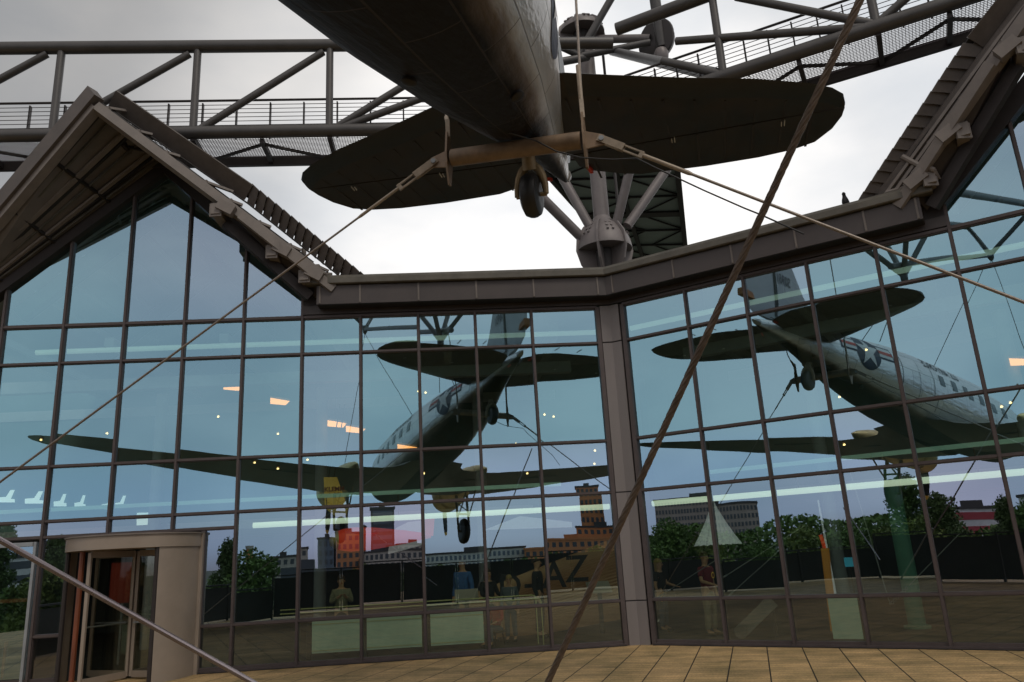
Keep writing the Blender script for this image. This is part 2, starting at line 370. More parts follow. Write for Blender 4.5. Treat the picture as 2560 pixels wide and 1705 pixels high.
# ------------------------------------------------------------------ the two glass walls
K = V((2.29762, 17.05372, 0))
AL, BE = 0.0747583, -0.5561133
DA = V((-math.cos(AL), -math.sin(AL), 0)); NA = V((math.sin(AL), -math.cos(AL), 0))
DB = V((math.cos(BE), math.sin(BE), 0)); NB = V((math.sin(BE), -math.cos(BE), 0))
class Wall:
    def __init__(s, d, n, e, s9, wd): s.d, s.n, s.e, s.s9, s.w = d, n, e, s9, wd
    def P(s, a, n, z): return K+s.d*a+s.n*n+V((0, 0, z))
    def m(s, i): return s.s9+i*s.w               # i-th mullion counted from the corner
    def box(s, mb, s0, s1, n0, n1, z0, z1):
        return mb.hexa([s.P(s0, n0, z0), s.P(s1, n0, z0), s.P(s1, n1, z0), s.P(s0, n1, z0), s.P(s0, n0, z1), s.P(s1, n0, z1), s.P(s1, n1, z1), s.P(s0, n1, z1)])
WA = Wall(DA, NA, .2954, 1.8258, 1.2953)
WB = Wall(DB, NB, .3214, 1.8154, 1.2928)
ZR = [.064, .882, 3.120, 4.248, 6.489, 7.341]
ZD = 2.80
G0 = (10.245, 11.0)
def zs(s_, wl):                                     # underside of the gable slope
    if s_ <= G0[0]: return 7.82+(G0[1]-7.82)*(s_-7.0)/(G0[0]-7.0)
    return G0[1]-(G0[1]-8.22)*(s_-G0[0])/(13.48-G0[0])

mus = thing('museum_building', (2.3, 17.05, 0), 'glass fronted museum building with brown frames, folded facade and gabled roofs', 'building')
# --- terrace, ground
mb = MB(); mb.poly([(-26, 20, 0), (-25, 4, 0), (-17.5, -6, 0), (-10.5, -13, 0), (30, -15, 0), (34, 14, 0), (34, 20, 0)])
tag(mb.build('terrace_paving', 'paving', smooth=False), kind='structure')
mb = MB(); mb.poly([(-3000, -3000, -9), (3000, -3000, -9), (3000, 3000, -9), (-3000, 3000, -9)])
MT['ground'] = mat('city_ground', (.06, .065, .045), .9, 0, .4, .02)
tag(mb.build('city_ground', MT['ground'], smooth=False), kind='structure')

rnd = random.Random(3)
def pane(wl, pts):
    """a single glass pane, tilted by a fraction of a degree as real panes are"""
    c = sum((V(p) for p in pts), V())/len(pts)
    tx = rnd.gauss(0, .0030); tz = rnd.gauss(0, .0026)
    q = []
    for p in pts:
        r = V(p)-c; off = wl.n*(r.dot(wl.d)*tx+r.z*tz); q.append(V(p)+off)
    mb = MB(); mb.poly(q); mb.build('glass_pane', ('glassbase' if c.z < .86 else 'glasslow') if c.z < 3.12 else 'glass', mus, smooth=False)
GN = -.055
def rowpanes(wl, s0, s1, rows):
    for z0, z1 in rows: pane(wl, [wl.P(s0, GN, z0), wl.P(s1, GN, z0), wl.P(s1, GN, z1), wl.P(s0, GN, z1)])
rows5 = list(zip(ZR[:-1], ZR[1:]))
for wl, last in ((WA, 9), (WB, 7)):
    edges = [wl.e+.03]+[wl.m(i) for i in range(0, last+1)]
    for i in range(len(edges)-1):
        s0, s1 = edges[i], edges[i+1]
        rr = rows5
        if wl is WA and i in (6, 7, 8, 9):
            rr = rows5[2:]
            # round the doors
            if i == 6: rowpanes(wl, s0, s0+wl.w/2, [(ZR[0], ZR[1]), (ZR[1], ZD)]); rowpanes(wl, s0, s1, [(ZD, ZR[2])])
            elif i == 7: rowpanes(wl, s0, s1, [(ZD, ZR[2])])
            elif i == 8: rowpanes(wl, s0+wl.w/2, s1, [(ZR[0], ZR[1]), (ZR[1], ZD)]); rowpanes(wl, s0, s1, [(ZD, ZR[2])])
            else: rowpanes(wl, s0, s1, [(.12, ZD-.08), (ZD, ZR[2])])
        rowpanes(wl, s0, s1, rr)
        if s0 > 6.9:
            za, zb = zs(s0, wl), zs(s1, wl); zt = ZR[5]
            pts = [wl.P(s0, GN, zt), wl.P(s1, GN, zt), wl.P(s1, GN, zb)]
            if s0 < G0[0] < s1: pts.append(wl.P(G0[0], GN, G0[1]))
            pts.append(wl.P(s0, GN, za))
            pane(wl, pts)
# --- mullions and transoms
for wl, last in ((WA, 9), (WB, 7)):
    for i in range(0, last+1):
        s_ = wl.m(i); zt = ZR[5]+.02 if i < 4 else zs(s_, wl)+.1
        z0 = .0
        if wl is WA and i in (6, 7): z0 = ZD
        mb = MB(); wl.box(mb, s_-.035, s_+.035, -.17, .0, z0, zt); wl.box(mb, s_-.024, s_+.024, .0, .035, z0, zt-.01)
        mb.build('mullion', 'frame', mus, smooth=False)
    if wl is WA:
        for s_ in (wl.m(5)+wl.w/2, wl.m(8)-wl.w/2):
            mb = MB(); wl.box(mb, s_-.04, s_+.04, -.15, .01, 0, ZD-.03); mb.build('mullion', 'frame', mus, smooth=False)
    e1 = wl.m(last)
    for j, z in enumerate(ZR+[ZD]):
        mb = MB(); s0 = wl.e; s1 = e1; h = .036
        if j == 0:
            segs = [(s0, s1)] if wl is WB else [(s0, wl.m(5)+wl.w/2-.04), (wl.m(7)+wl.w/2+.04, s1)]
            for a, b in segs:
                mb = MB(); wl.box(mb, a, b, -.16, -.004, .0, .10)
                wl.box(mb, a, b, -.004, .055, .0, .045)
                mb.build('sill', 'frame', mus, smooth=False)
            continue
        if j == 6:
            if wl is WB: continue
            segs = [(wl.m(5), wl.m(9))]
        elif j == 1 and wl is WA: segs = [(s0, wl.m(5)+wl.w/2), (wl.m(7)+wl.w/2, wl.m(8))]
        elif j == 2: segs = [(s0, s1)]
        elif j == 5: segs = [(s0, s1)]; h = .045
        else: segs = [(s0, s1)]
        for a, b in segs:
            mb = MB(); wl.box(mb, a, b, -.14, -.006, z-h, z+h); wl.box(mb, a, b, -.006, .022, z-h*.55, z+h*.55)
            mb.build('transom', 'frame', mus, smooth=False)
    mb = MB(); wl.box(mb, wl.e-.05, wl.e+.045, -.15, .03, 0, ZR[5]); mb.build('mullion', 'frame', mus, smooth=False)
    for a, b in ([(wl.e, e1)] if wl is WB else [(wl.e, wl.m(5)+wl.w/2-.04), (wl.m(7)+wl.w/2+.04, e1)]):
        mb = MB(); wl.box(mb, a, b, .057, .115, .004, .012); mb.build('base_strip', 'blackish', mus, smooth=False)  # thin black strip along the foot of the glass walls
# --- folded corner pillar in stacked sheets
cp = sub('corner_pillar', mus, K)
for a, b in ((0, .86), (.885, 3.10), (3.125, 6.47), (6.50, 7.36)):
    mb = MB()
    e, n = .235, .045
    k = n*.326
    p = [WA.P(e, n, a), WA.P(k, n, a), WB.P(e, n, a), WB.P(e, -.12, a), WA.P(0, -.12, a), WA.P(e, -.12, a)]
    mb.prism(p, (0, 0, b-a)); mb.build('pillar_panel', 'pillar', cp, smooth=False)
mb = MB(); mb.prism([WA.P(.24, 0, 0), WA.P(0, 0, 0), WB.P(.24, 0, 0), WB.P(.24, -.1, 0), WA.P(0, -.1, 0), WA.P(.24, -.1, 0)], (0, 0, 7.34))
mb.build('pillar_core', 'frame_dark', cp, smooth=False)
# --- parapet with box front and zinc capping
for wl, nm in ((WA, 'parapet'), (WB, 'parapet')):
    pa = sub(nm, mus, wl.P(3.4, 0, 7.6))
    def strip(mb, s1, prof, s_end=0):
        ring0 = [wl.P(n*.326, n, z) for n, z in prof]; ring1 = [wl.P(s1, n, z) for n, z in prof]
        return mb.rings([ring0, ring1])
    mb = MB(); strip(mb, 6.99, [(-.3, 7.395), (.03, 7.395), (.03, 7.60), (-.3, 7.60)]); mb.build('fascia_band', 'parapet', pa, smooth=False)
    mb = MB(); strip(mb, 6.99, [(-.3, 7.605), (.02, 7.605), (.02, 7.94), (-.3, 7.94)]); mb.build('back_panel', 'frame_dark', pa, smooth=False)
    mb = MB(); strip(mb, 6.62, [(.022, 7.52), (.42, 7.50), (.42, 7.93), (.022, 7.95)]); mb.build('box_front', 'parapet', pa, smooth=False)
    mb = MB(); strip(mb, 6.86, [(-.35, 8.16), (-.35, 7.965), (.50, 7.945), (.52, 7.965), (.52, 8.085), (.46, 8.16)]); mb.build('capping', 'cap', pa, smooth=False)
    for i in [-.9]+list(range(0, 5)):
        s_ = (wl.m(i) if i >= 0 else .36)-.045
        if i == 4: s_ = 6.55
        mb = MB(); wl.box(mb, s_-.02, s_+.02, .405, .432, 7.515, 7.935); wl.box(mb, s_-.008, s_+.008, .43, .445, 7.53, 7.92)
        mb.build('panel_seam', 'rake', pa, smooth=False)
    mb = MB(); strip(mb, 6.6, [(.10, 7.488), (.40, 7.486), (.40, 7.499), (.10, 7.499)]); mb.build('shadow_gap', 'blackish', pa, smooth=False)
# --- gabled roofs with prow-like overhang
def lerp(a, b, t): return tuple(a[i]+(b[i]-a[i])*t for i in range(3))
for wl in (WA, WB):
    up = .0 if wl is WA else .40
    g = sub('gable_roof', mus, wl.P(10.2, 1, 10))
    P0 = (10.92, 2.1, 11.45+up*2); P1 = (6.5, .4, 8.15); P2 = (14.6, .4, 8.15+up)
    G1 = (7.0, .1, 7.82); GA = (10.245, .1, 11.0); G2 = (13.48, .1, 8.22); G3 = (14.4, .1, 7.43)
    W = lambda q, dz=0, dn=0: wl.P(q[0], q[1]+dn, q[2]+dz)
    # dark fascia along the glazing slope
    mb = MB()
    for a, b in ((G1, GA), (GA, G3)):
        mb.hexa([W(a, -.02, -.3), W(b, -.02, -.3), W(b, -.02), W(a, -.02), W(a, .42, -.3), W(b, .42, -.3), W(b, .42), W(a, .42)])
    mb.build('slope_fascia', 'frame_dark', g, smooth=False)
    # soffits
    mb = MB(); mb.prism([W(P0, .03), W(P1, .03), W((6.4, .1, 7.9)), W(GA, .30)], (0, 0, .09)); mb.build('soffit', 'soffit', g, smooth=False)
    mb = MB(); mb.prism([W(P0, .03), W(P2, .03), W(G3, .3), W(GA, .30)], (0, 0, .09)); mb.build('soffit', 'soffit', g, smooth=False)
    mb = MB(); mb.prism([W(P1, -.08), W(lerp(P0, P1, .55), -.08), W(lerp(G1, GA, .40), .38), W((6.7, .1, 7.75))], (0, 0, .05)); mb.build('soffit', 'frame_dark', g, smooth=False)
    # ribs and joints below the left soffit
    for k, (t, ww, m_) in enumerate(((.06, .10, 'blackish'), (.20, .04, 'cap'), (.41, .12, 'rake'), (.47, .07, 'blackish'), (.62, .04, 'cap'), (.80, .10, 'rake'), (.86, .06, 'blackish'), (.94, .08, 'cap'))):
        a = W(lerp(P0, GA, t), .30*t-.03); b = W(lerp(P2, G3, t), .30*t-.03)
        mb = MB(); mb.bar(a, b, ww, .05); mb.build('soffit_rib', m_, g, smooth=False)
    for t in (.28, .55, .8):
        a = W(lerp(P0, P2, t), -.02); b = W(lerp(GA, G3, t), .26)
        mb = MB(); mb.bar(a, b, .06, .07); mb.build('soffit_rib', 'blackish', g, smooth=False)
    # box rakes
    mb = MB(); mb.bar(W(P0), W(P1), .20, .20); mb.build('rake_beam', 'rake', g, smooth=False)
    mb = MB(); mb.bar(W(P0), W(P2), .20, .20); mb.build('rake_beam', 'rake', g, smooth=False)
    mb = MB(); mb.bar(W(P0, .30, .06), W(P2, .30, .06), .24, .36); mb.build('rake_fascia', 'verge', g, smooth=False)
    mb = MB(); mb.bar(W(lerp(P0, P1, .0), .17, -.1), W(lerp(P0, P1, .95), .17, -.1), .06, .08); mb.build('edge_channel', 'blackish', g, smooth=False)
    # stepped brackets below the right rake
    for t, ln in ((.53, 1.05), (.78, .8), (.93, .55)):
        q = lerp(P0, P1, t); a = (q[0]+.05, q[1], q[2]-.02)
        mb = MB()
        mb.bar(W(a, -.22, .1), W((a[0]-.05, q[1]-ln*.55, q[2]-.30)), .20, .26)
        mb.bar(W((a[0]-.38, q[1]+.04, q[2]-.32)), W((a[0]-.05, q[1]+.06, q[2]-.14)), .22, .22)
        mb.bar(W(a, -.10, .06), W(a, -.40, .06), .26, .05)
        mb.build('rake_bracket', 'rake', g, smooth=False)
    mb = MB(); q0, q1 = lerp(P0, P1, .53), P1
    mb.bar(W((q0[0]-.45, q0[1]+.02, q0[2]-.38)), W((q1[0]-.25, q1[1]+.02, q1[2]-.30)), .09, .20); mb.build('edge_channel', 'rake', g, smooth=False)
    mb = MB(); mb.bar(W((q0[0]-.05, q0[1]-.3, q0[2]-.42)), W((q1[0]+.3, q1[1]-.15, q1[2]-.42)), .16, .22); mb.build('edge_channel', 'frame_dark', g, smooth=False)
    # rolled verge of the roof, its lower half made of overlapping shingles
    V0 = (10.72, 1.85, 11.82+up*1.4); V1 = (8.02, 1.0, 9.96+up*.8); V2 = (5.6, .2, 7.98)
    nv = (wl.n*.72+V((0, 0, -.66))).normalized()
    mb = MB(); mb.bar(W(V0), W(V1), .40, .06, up=nv); mb.bar(W(V0)-nv*.05, W(V1)-nv*.05, .34, .05, up=nv); mb.build('verge_sheet', 'verge', g, smooth=False)
    nseg = 15
    for k in range(nseg):
        a = lerp(V1, V2, (k+.09)/nseg); b = lerp(V1, V2, (k+1.0)/nseg)
        A_, B_ = W(a)-nv*.02, W(b)+nv*.035; dd = (B_-A_).normalized(); xx = dd.cross(nv).normalized()*.20
        mb = MB(); sl = dd*.075; th = nv*.018
        mb.hexa([A_-xx-sl-th, A_+xx+sl-th, B_+xx+sl-th, B_-xx-sl-th, A_-xx-sl+th, A_+xx+sl+th, B_+xx+sl+th, B_-xx-sl+th])
        mb.bar(A_-xx*.2, A_+xx*.2, .05, .04); mb.build('verge_shingle', 'verge', g, smooth=False)
    mb = MB(); mb.bar(W(V1)-nv*.10, W(V2)-nv*.10, .30, .04, up=nv); mb.build('verge_backing', 'blackish', g, smooth=False)
    if wl is WB:
        mb = MB(); mb.prism([W(V0), W(V2), W(P1, .12), W(P0, .12)], nv*-.04); mb.build('verge_underside', 'verge', g, smooth=False)
        for t in (.35, .6):
            mb = MB(); mb.bar(W(lerp(lerp(V0, P0, t), lerp(V0, P0, t), 0))-nv*.0+nv*.04, W(lerp(V2, P1, t))+nv*.04, .07, .06); mb.build('edge_channel', 'rake', g, smooth=False)
    # small clips carrying the verge, and the thin edge rail
    mb = MB(); mb.tube([W(V0, -.28, .05), W(V1, -.27), W(V2, -.24)], .018, 6); mb.build('edge_rail', 'blackish', g)
    for k, t in enumerate((.04, .17, .29, .46, .57, .70, .84, .97)):
        q = lerp(V0, V2, t); r_ = lerp(P0, P1, t)
        big = k in (0, 3)
        a = W(r_, .16); b = W((q[0], q[1], q[2]-.10)); b = a+(b-a).normalized()*(.62 if big else .30)
        mb = MB(); mb.bar(a, b, .07, .05); mb.bar(W(r_, .10), W(r_, .17), .16, .10); mb.build('verge_clip', 'rake', g, smooth=False)
# roof plates behind, so that the building is closed from above
for wl in (WA, WB):
    mb = MB(); mb.prism([wl.P(-.1, -.3, 8.0), wl.P(7, -.3, 8.0), wl.P(7, -13, 8.0), wl.P(-4.3, -13, 8.0)], (0, 0, .12)); mb.build('flat_roof', 'cap', mus, smooth=False)
    for a, b in (((6.6, 7.6), (10.245, 11.35)), ((10.245, 11.35), (14.5, 7.7))):
        mb = MB(); mb.prism([wl.P(a[0], -.05, a[1]), wl.P(b[0], -.05, b[1]), wl.P(b[0], -13, b[1]), wl.P(a[0], -13, a[1])], (0, 0, .12)); mb.build('roof_slope', 'ceil', mus, smooth=False)
# downpipe bend at the end of the right parapet
mb = MB(); mb.tube([WB.P(6.5, .55, 8.75), WB.P(6.75, .6, 8.45), WB.P(6.95, .62, 8.30), WB.P(7.0, .45, 8.2), WB.P(6.7, .40, 8.19), WB.P(6.1, .40, 8.18)], .05, 8); mb.build('downpipe', 'rake', mus)
mb = MB(); mb.tube([WA.P(6.95, .25, 8.9), WA.P(6.95, .28, 8.45), WA.P(6.8, .34, 8.28), WA.P(6.3, .36, 8.2)], .06, 8); mb.build('downpipe', 'rake', mus)

# --- revolving door
rd = sub('revolving_door', mus, WA.P(10.25, 0, 0))
cx_, cr = 10.25, 1.27
def arc(r, a0, a1, z, n=14): return [WA.P(cx_+r*math.cos(t), r*math.sin(t)+.02, z) for t in [a0+(a1-a0)*i/n for i in range(n+1)]]
def shell(mb, r0, r1, a0, a1, z0, z1, n=16):
    o0, o1 = arc(r1, a0, a1, z0, n), arc(r1, a0, a1, z1, n); i0, i1 = arc(r0, a0, a1, z0, n), arc(r0, a0, a1, z1, n)
    return mb.rings([[i0[k], o0[k], o1[k], i1[k]] for k in range(n+1)])
mb = MB(); shell(mb, .2, cr+.03, 0, PI, 2.46, 2.70, 26); mb.build('canopy', 'doorgrey', rd)
mb = MB(); shell(mb, .2, cr+.06, 0, PI, 2.705, 2.735, 26); mb.build('canopy_rim', 'rake', rd)
mb = MB(); shell(mb, cr-.07, cr, .0, R(24), 0, 2.455); mb.build('drum_wall', 'doorgrey', rd)
mb = MB(); shell(mb, cr-.07, cr, R(128), PI, 0, 2.455); mb.build('drum_wall', 'doorgrey', rd)
mb = MB(); shell(mb, cr-.10, cr-.075, R(130), R(176), .0, 2.45); mb.build('drum_lining', 'frame_dark', rd)
for a in (R(24), R(128)):
    mb = MB(); c = arc(cr-.035, a, a+.01, 0, 1)[0]; mb.tube([c, c+V((0, 0, 2.455))], .045, 8); mb.build('door_post', 'frame_dark', rd)
for a, m_ in ((R(150), 'doorred'),):
    c = arc(cr-.16, R(52), R(53), 0, 1)[0]; mb = MB(); mb.tube([c, c+V((0, 0, 2.45))], .05, 8); mb.build('door_post', m_, rd)
for side in (-1, 1):
    mb = MB(); WA.box(mb, cx_+side*1.285-.045, cx_+side*1.285+.045, -.1, .10, 0, 2.72); mb.build('door_jamb', 'doorgrey', rd, smooth=False)
for a in (R(64), R(154), R(244), R(334)):
    d2 = WA.d*math.cos(a)+WA.n*math.sin(a); c0 = WA.P(cx_, .02, 0)
    mb = MB()
    for r_ in (.06, 1.10): mb.bar(c0+d2*r_+V((0, 0, .05)), c0+d2*r_+V((0, 0, 2.42)), .06, .06)
    for z in (.09, 2.38): mb.bar(c0+d2*.09+V((0, 0, z)), c0+d2*1.07+V((0, 0, z)), .05, .12)
    mb.build('door_leaf', 'doorgrey', rd, smooth=False)
    mb = MB(); mb.quad(c0+d2*.09+V((0, 0, .15)), c0+d2*1.07+V((0, 0, .15)), c0+d2*1.07+V((0, 0, 2.32)), c0+d2*.09+V((0, 0, 2.32))); mb.build('leaf_pane', 'doorglass', rd, smooth=False)
    mb = MB(); o_ = d2.cross(V((0, 0, 1)))*.06; mb.tube([c0+d2*.1+o_+V((0, 0, 1.05)), c0+d2*1.06+o_+V((0, 0, 1.05))], .016, 8); mb.build('push_bar', 'alu_frame', rd)
# --- side entrance with pale aluminium frame at the far left
sd_ = sub('side_entrance', mus, WA.P(13, 0, 0))
mb = MB()
WA.box(mb, 12.275, 12.33, -.06, .02, 0, 2.72); WA.box(mb, 13.40, 13.485, -.06, .05, 0, 2.72); WA.box(mb, 12.33, 13.40, -.06, .05, 2.64, 2.72)
mb.build('entrance_frame', 'alu_frame', sd_, smooth=False)
mb = MB(); WA.box(mb, 12.33, 13.4, -.5, -.45, 1.55, 1.62); WA.box(mb, 12.33, 12.38, -.5, -.45, 0, 2.6); WA.box(mb, 12.9, 12.94, -.5, -.45, 0.1, .8); mb.build('inner_frame', 'doorred', sd_, smooth=False)

# ------------------------------------------------------------------ the hall behind the glass
hall = [WA.P(0, -.5, 0), WA.P(18, -.5, 0), WA.P(18, -14, 0), WA.P(-4.5, -14, 0), WB.P(14, -14, 0), WB.P(14, -.5, 0)]
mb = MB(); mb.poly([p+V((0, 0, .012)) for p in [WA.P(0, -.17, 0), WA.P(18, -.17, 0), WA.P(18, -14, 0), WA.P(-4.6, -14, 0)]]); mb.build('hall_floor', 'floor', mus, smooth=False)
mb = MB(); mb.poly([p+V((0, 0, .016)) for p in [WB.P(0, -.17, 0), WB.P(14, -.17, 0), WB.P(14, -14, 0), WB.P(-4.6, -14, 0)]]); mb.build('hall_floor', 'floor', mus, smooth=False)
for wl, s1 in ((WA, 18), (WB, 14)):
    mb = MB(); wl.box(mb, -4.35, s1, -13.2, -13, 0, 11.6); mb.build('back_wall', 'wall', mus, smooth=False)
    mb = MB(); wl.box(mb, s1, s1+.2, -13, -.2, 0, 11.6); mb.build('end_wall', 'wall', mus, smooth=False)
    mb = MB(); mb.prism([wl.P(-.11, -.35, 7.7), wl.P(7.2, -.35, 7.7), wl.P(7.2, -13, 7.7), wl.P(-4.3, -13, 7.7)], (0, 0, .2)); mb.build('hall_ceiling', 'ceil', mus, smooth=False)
    for k in range(6):
        s_ = 1.2+k*2.6
        mb = MB(); wl.box(mb, s_-.1, s_+.1, -12.8, -.9, 6.95 if s_ < 7 else 7.1, 7.3); mb.build('ceiling_beam', 'beam', mus, smooth=False)
    for n in (-3.4, -7.2, -11):
        mb = MB(); wl.box(mb, .5, s1-.5, n-.12, n+.12, 6.6, 6.9); mb.build('ceiling_beam', 'beam', mus, smooth=False)
    # steel rafters under the gable
    for n in (-.45, -4.5, -8.5):
        mb = MB()
        a, b, c = (7.1, 7.35), (10.245, 10.45), (13.4, 7.75)
        mb.bar(wl.P(a[0], n, a[1]), wl.P(b[0], n, b[1]), .24, .34); mb.bar(wl.P(b[0], n, b[1]), wl.P(c[0], n, c[1]), .24, .34)
        mb.build('rafter', 'greenbeam', mus, smooth=False)
    for k in range(6):
        t = .12+k*.155
        for a, b in (((7.1, 7.6), (10.245, 10.75)), ((10.245, 10.75), (13.4, 8.0))):
            s_, z = a[0]+(b[0]-a[0])*t, a[1]+(b[1]-a[1])*t
            mb = MB(); wl.box(mb, s_-.05, s_+.05, -12.9, -.4, z-.05, z+.05); mb.build('purlin', 'beam', mus, smooth=False)
    # gallery slab edge on round columns, deep in the hall
    mb = MB(); wl.box(mb, 1.5, s1-.5, -12.9, -6.2, 3.05, 3.30); mb.build('gallery_slab', 'beam', mus, smooth=False)
    mb = MB(); wl.box(mb, -2.2, s1-.1, -7.2, -7.1, 3.32, 7.7); mb.build('gallery_wall', 'tealwall', mus, smooth=False)
    for s_ in (3.0, 7.6, 12.2):
        mb = MB(); q = wl.P(s_, -5.9, 0); mb.tube([q, q+V((0, 0, 7.0))], .17, 16); mb.build('hall_column', 'beam', mus)
    # pale ledge behind the third transom
    mb = MB(); wl.box(mb, 1.6 if wl is WB else .35+1.0, s1-1, -.62, -.52, 3.36, 3.44); mb.build('ledge', 'ledge', mus, smooth=False)

# long white light tubes hung just behind the glass
def tube_light(a, b, r, lab, mm='duct'):
    m_ = (a+b)/2; t = thing('light_tube', m_, lab, 'light tube', 'long white light tubes behind the glass')
    mb = MB(); mb.tube([a, b], r, 14); mb.build('tube', mm, t)
    d = (b-a)
    for k in range(1, 5):
        q = a+d*(k/5)
        mb = MB(); mb.bar(q, q+V((0, 0, .55)), .02, .02); mb.build('hanger', 'frame', t, smooth=False)
tube_light(WA.P(-.2, -.9, 7.0), WA.P(13.2, -.9, 7.0), .06, 'pale upper tube running behind the top window row left of the folded corner', 'duct_dim')
tube_light(WB.P(.1, -.9, 7.0), WB.P(9.2, -.9, 7.0), .06, 'pale upper tube running behind the top window row right of the folded corner', 'duct_dim')
tube_light(WA.P(.25, -.8, 2.86), WA.P(8.15, -.8, 2.86), .062, 'bright white lower tube between the revolving door and the folded corner')
tube_light(WB.P(.25, -.8, 2.86), WB.P(8.2, -.8, 2.86), .062, 'bright white lower tube to the right of the folded corner')

# warm ceiling lamps and small spots
def hang_at(u, v, wl, n):
    r = ray(u, v); t = (K.dot(wl.n)+n)/(r.x*wl.n.x+r.y*wl.n.y); return V((r.x*t, r.y*t, r.z*t+ZC))
lamps = [((578, 966), 'A', 'warm orange ceiling lamp, leftmost of the row behind the left glass'), ((695, 1002), 'A', 'second warm orange ceiling lamp from the left behind the left glass'),
         ((838, 1058), 'A', 'third warm orange ceiling lamp from the left behind the left glass'), ((884, 1072), 'A', 'short orange ceiling lamp close to the third one'),
         ((1013, 1118), 'A', 'broad orange lamp glowing through the mirrored nose of the aircraft'), ((2552, 902), 'B', 'orange lamp at the right edge behind the right glass')]
for (p, wn, lab) in lamps:
    wl = WA if wn == 'A' else WB; q = hang_at(*p, wl, -5.5)
    t = thing('ceiling_lamp', q, lab, 'lamp', 'warm lamps in the hall')
    dx = wl.d*(-1 if wn == 'A' else 1)
    mb = MB(); a = q-dx*.22; b = q+dx*.22
    mb.poly([a+V((0, 0, .10)), b+V((0, 0, -.02))+dx*.12, b+V((0, 0, -.14)), a+V((0, 0, -.08))]); mb.build('diffuser', 'lamp', t, smooth=False)
    mb = MB(); mb.bar(a+V((0, 0, .14)), b+V((0, 0, .03))+dx*.12, .16, .03); mb.build('reflector', 'beam', t, smooth=False)
    mb = MB(); mb.bar(q+V((0, 0, .06)), q+V((0, 0, 1.2)), .015, .015); mb.build('hanger', 'frame', t, smooth=False)
spots = [(103, 1098), (268, 1082), (546, 1040), (695, 1083), (637, 1155), (695, 1170), (769, 1148), (1000, 944), (1046, 977), (1064, 980), (1361, 1035), (1384, 1040), (1290, 1108), (1487, 1125), (1486, 1158), (1318, 1182), (2165, 873), (2098, 991), (2525, 1005), (2503, 1015), (2110, 1110), (1060, 1182)]
for k, p in enumerate(spots):
    wl = WA if p[0] < 1500 else WB; q = hang_at(*p, wl, -4.2)
    t = thing('spot_lamp', q, 'tiny warm spot lamp shining in the dim hall', 'spot lamp', 'small spot lamps in the hall')
    mb = MB(); mb.lathe(q, V((0, -.5, -1)), [(0, .02), (.02, .03), (.03, .03)], 8); mb.build('bulb', 'spot', t)
    mb = MB(); mb.lathe(q+V((0, .03, .06)), V((0, -.5, -1)), [(0, .04), (.04, .05), (.055, .05)], 8); mb.build('housing', 'frame', t)

# --- exhibits
# yellow trapezoid tail panel lettered KLEMM L 25, with rudder below
def on_wall_plane(u, v, wl, n): return hang_at(u, v, wl, n)
n0 = -2.2
t = thing('yellow_tail_fin', on_wall_plane(840, 1250, WA, n0), 'yellow trapezoid tail fin lettered KLEMM L 25 hanging behind the left glass', 'tail fin')
P = lambda u, v, dn=0: on_wall_plane(u, v, WA, n0+dn)
mb = MB(); mb.prism([P(809, 1193), P(842, 1193), P(862, 1250), P(866, 1262), P(812, 1262)], WA.n*-.06); mb.build('fin', 'yellow', t, smooth=False)
mb = MB(); mb.prism([P(806, 1264), P(872, 1264), P(866, 1287), P(850, 1295), P(832, 1287)], WA.n*-.06); mb.build('rudder', 'nacelle', t, smooth=False)
mb = MB(); mb.tube([P(822, 1193), P(850, 1010)], .012, 6); mb.build('hanger_wire', 'black_cable', t)
mb = MB(); mb.tube([P(835, 1193), P(862, 1010)], .012, 6); mb.build('hanger_wire', 'black_cable', t)
def wall_text(txt, size, u, v, wl, n, m_, par, name, shear=0, off=.012):
    vs, fs = text_mesh(txt, size, off); o = on_wall_plane(u, v, wl, n); ex = wl.d*(-1 if wl is WA else 1)
    mb = MB(); mb.v = [o+ex*(p.x+p.y*shear)+V((0, 0, p.y)) for p in vs]; mb.f = fs
    mb.build(name, m_, par, smooth=False, recalc=False)
wall_text('KLEMM', .15, 836, 1223, WA, n0+.015, 'darkred', t, 'lettering', 0, .035); wall_text('L 25', .15, 836, 1238, WA, n0+.015, 'darkred', t, 'lettering', 0, .035)
# red aircraft with round nose
o = on_wall_plane(850, 1350, WA, -2.6); ex = -WA.d
t = thing('red_aircraft', o, 'small red aircraft with round grey nose hanging behind the left glass', 'aircraft')
fw = (ex*1.0+NA*-.35).normalized()
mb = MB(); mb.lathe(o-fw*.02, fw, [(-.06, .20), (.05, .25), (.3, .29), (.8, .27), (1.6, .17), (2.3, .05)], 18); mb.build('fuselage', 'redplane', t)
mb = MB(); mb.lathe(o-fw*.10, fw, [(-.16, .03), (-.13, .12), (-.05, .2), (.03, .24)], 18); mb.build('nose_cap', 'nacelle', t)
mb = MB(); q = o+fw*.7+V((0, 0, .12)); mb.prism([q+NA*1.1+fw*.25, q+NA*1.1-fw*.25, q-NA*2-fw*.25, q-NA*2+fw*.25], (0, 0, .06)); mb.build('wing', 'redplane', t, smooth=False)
mb = MB(); q = o+fw*2.0; mb.prism([q, q+fw*.35, q+fw*.4+V((0, 0, .45)), q+fw*.15+V((0, 0, .45))], NA*.03); mb.build('fin', 'redplane', t, smooth=False)
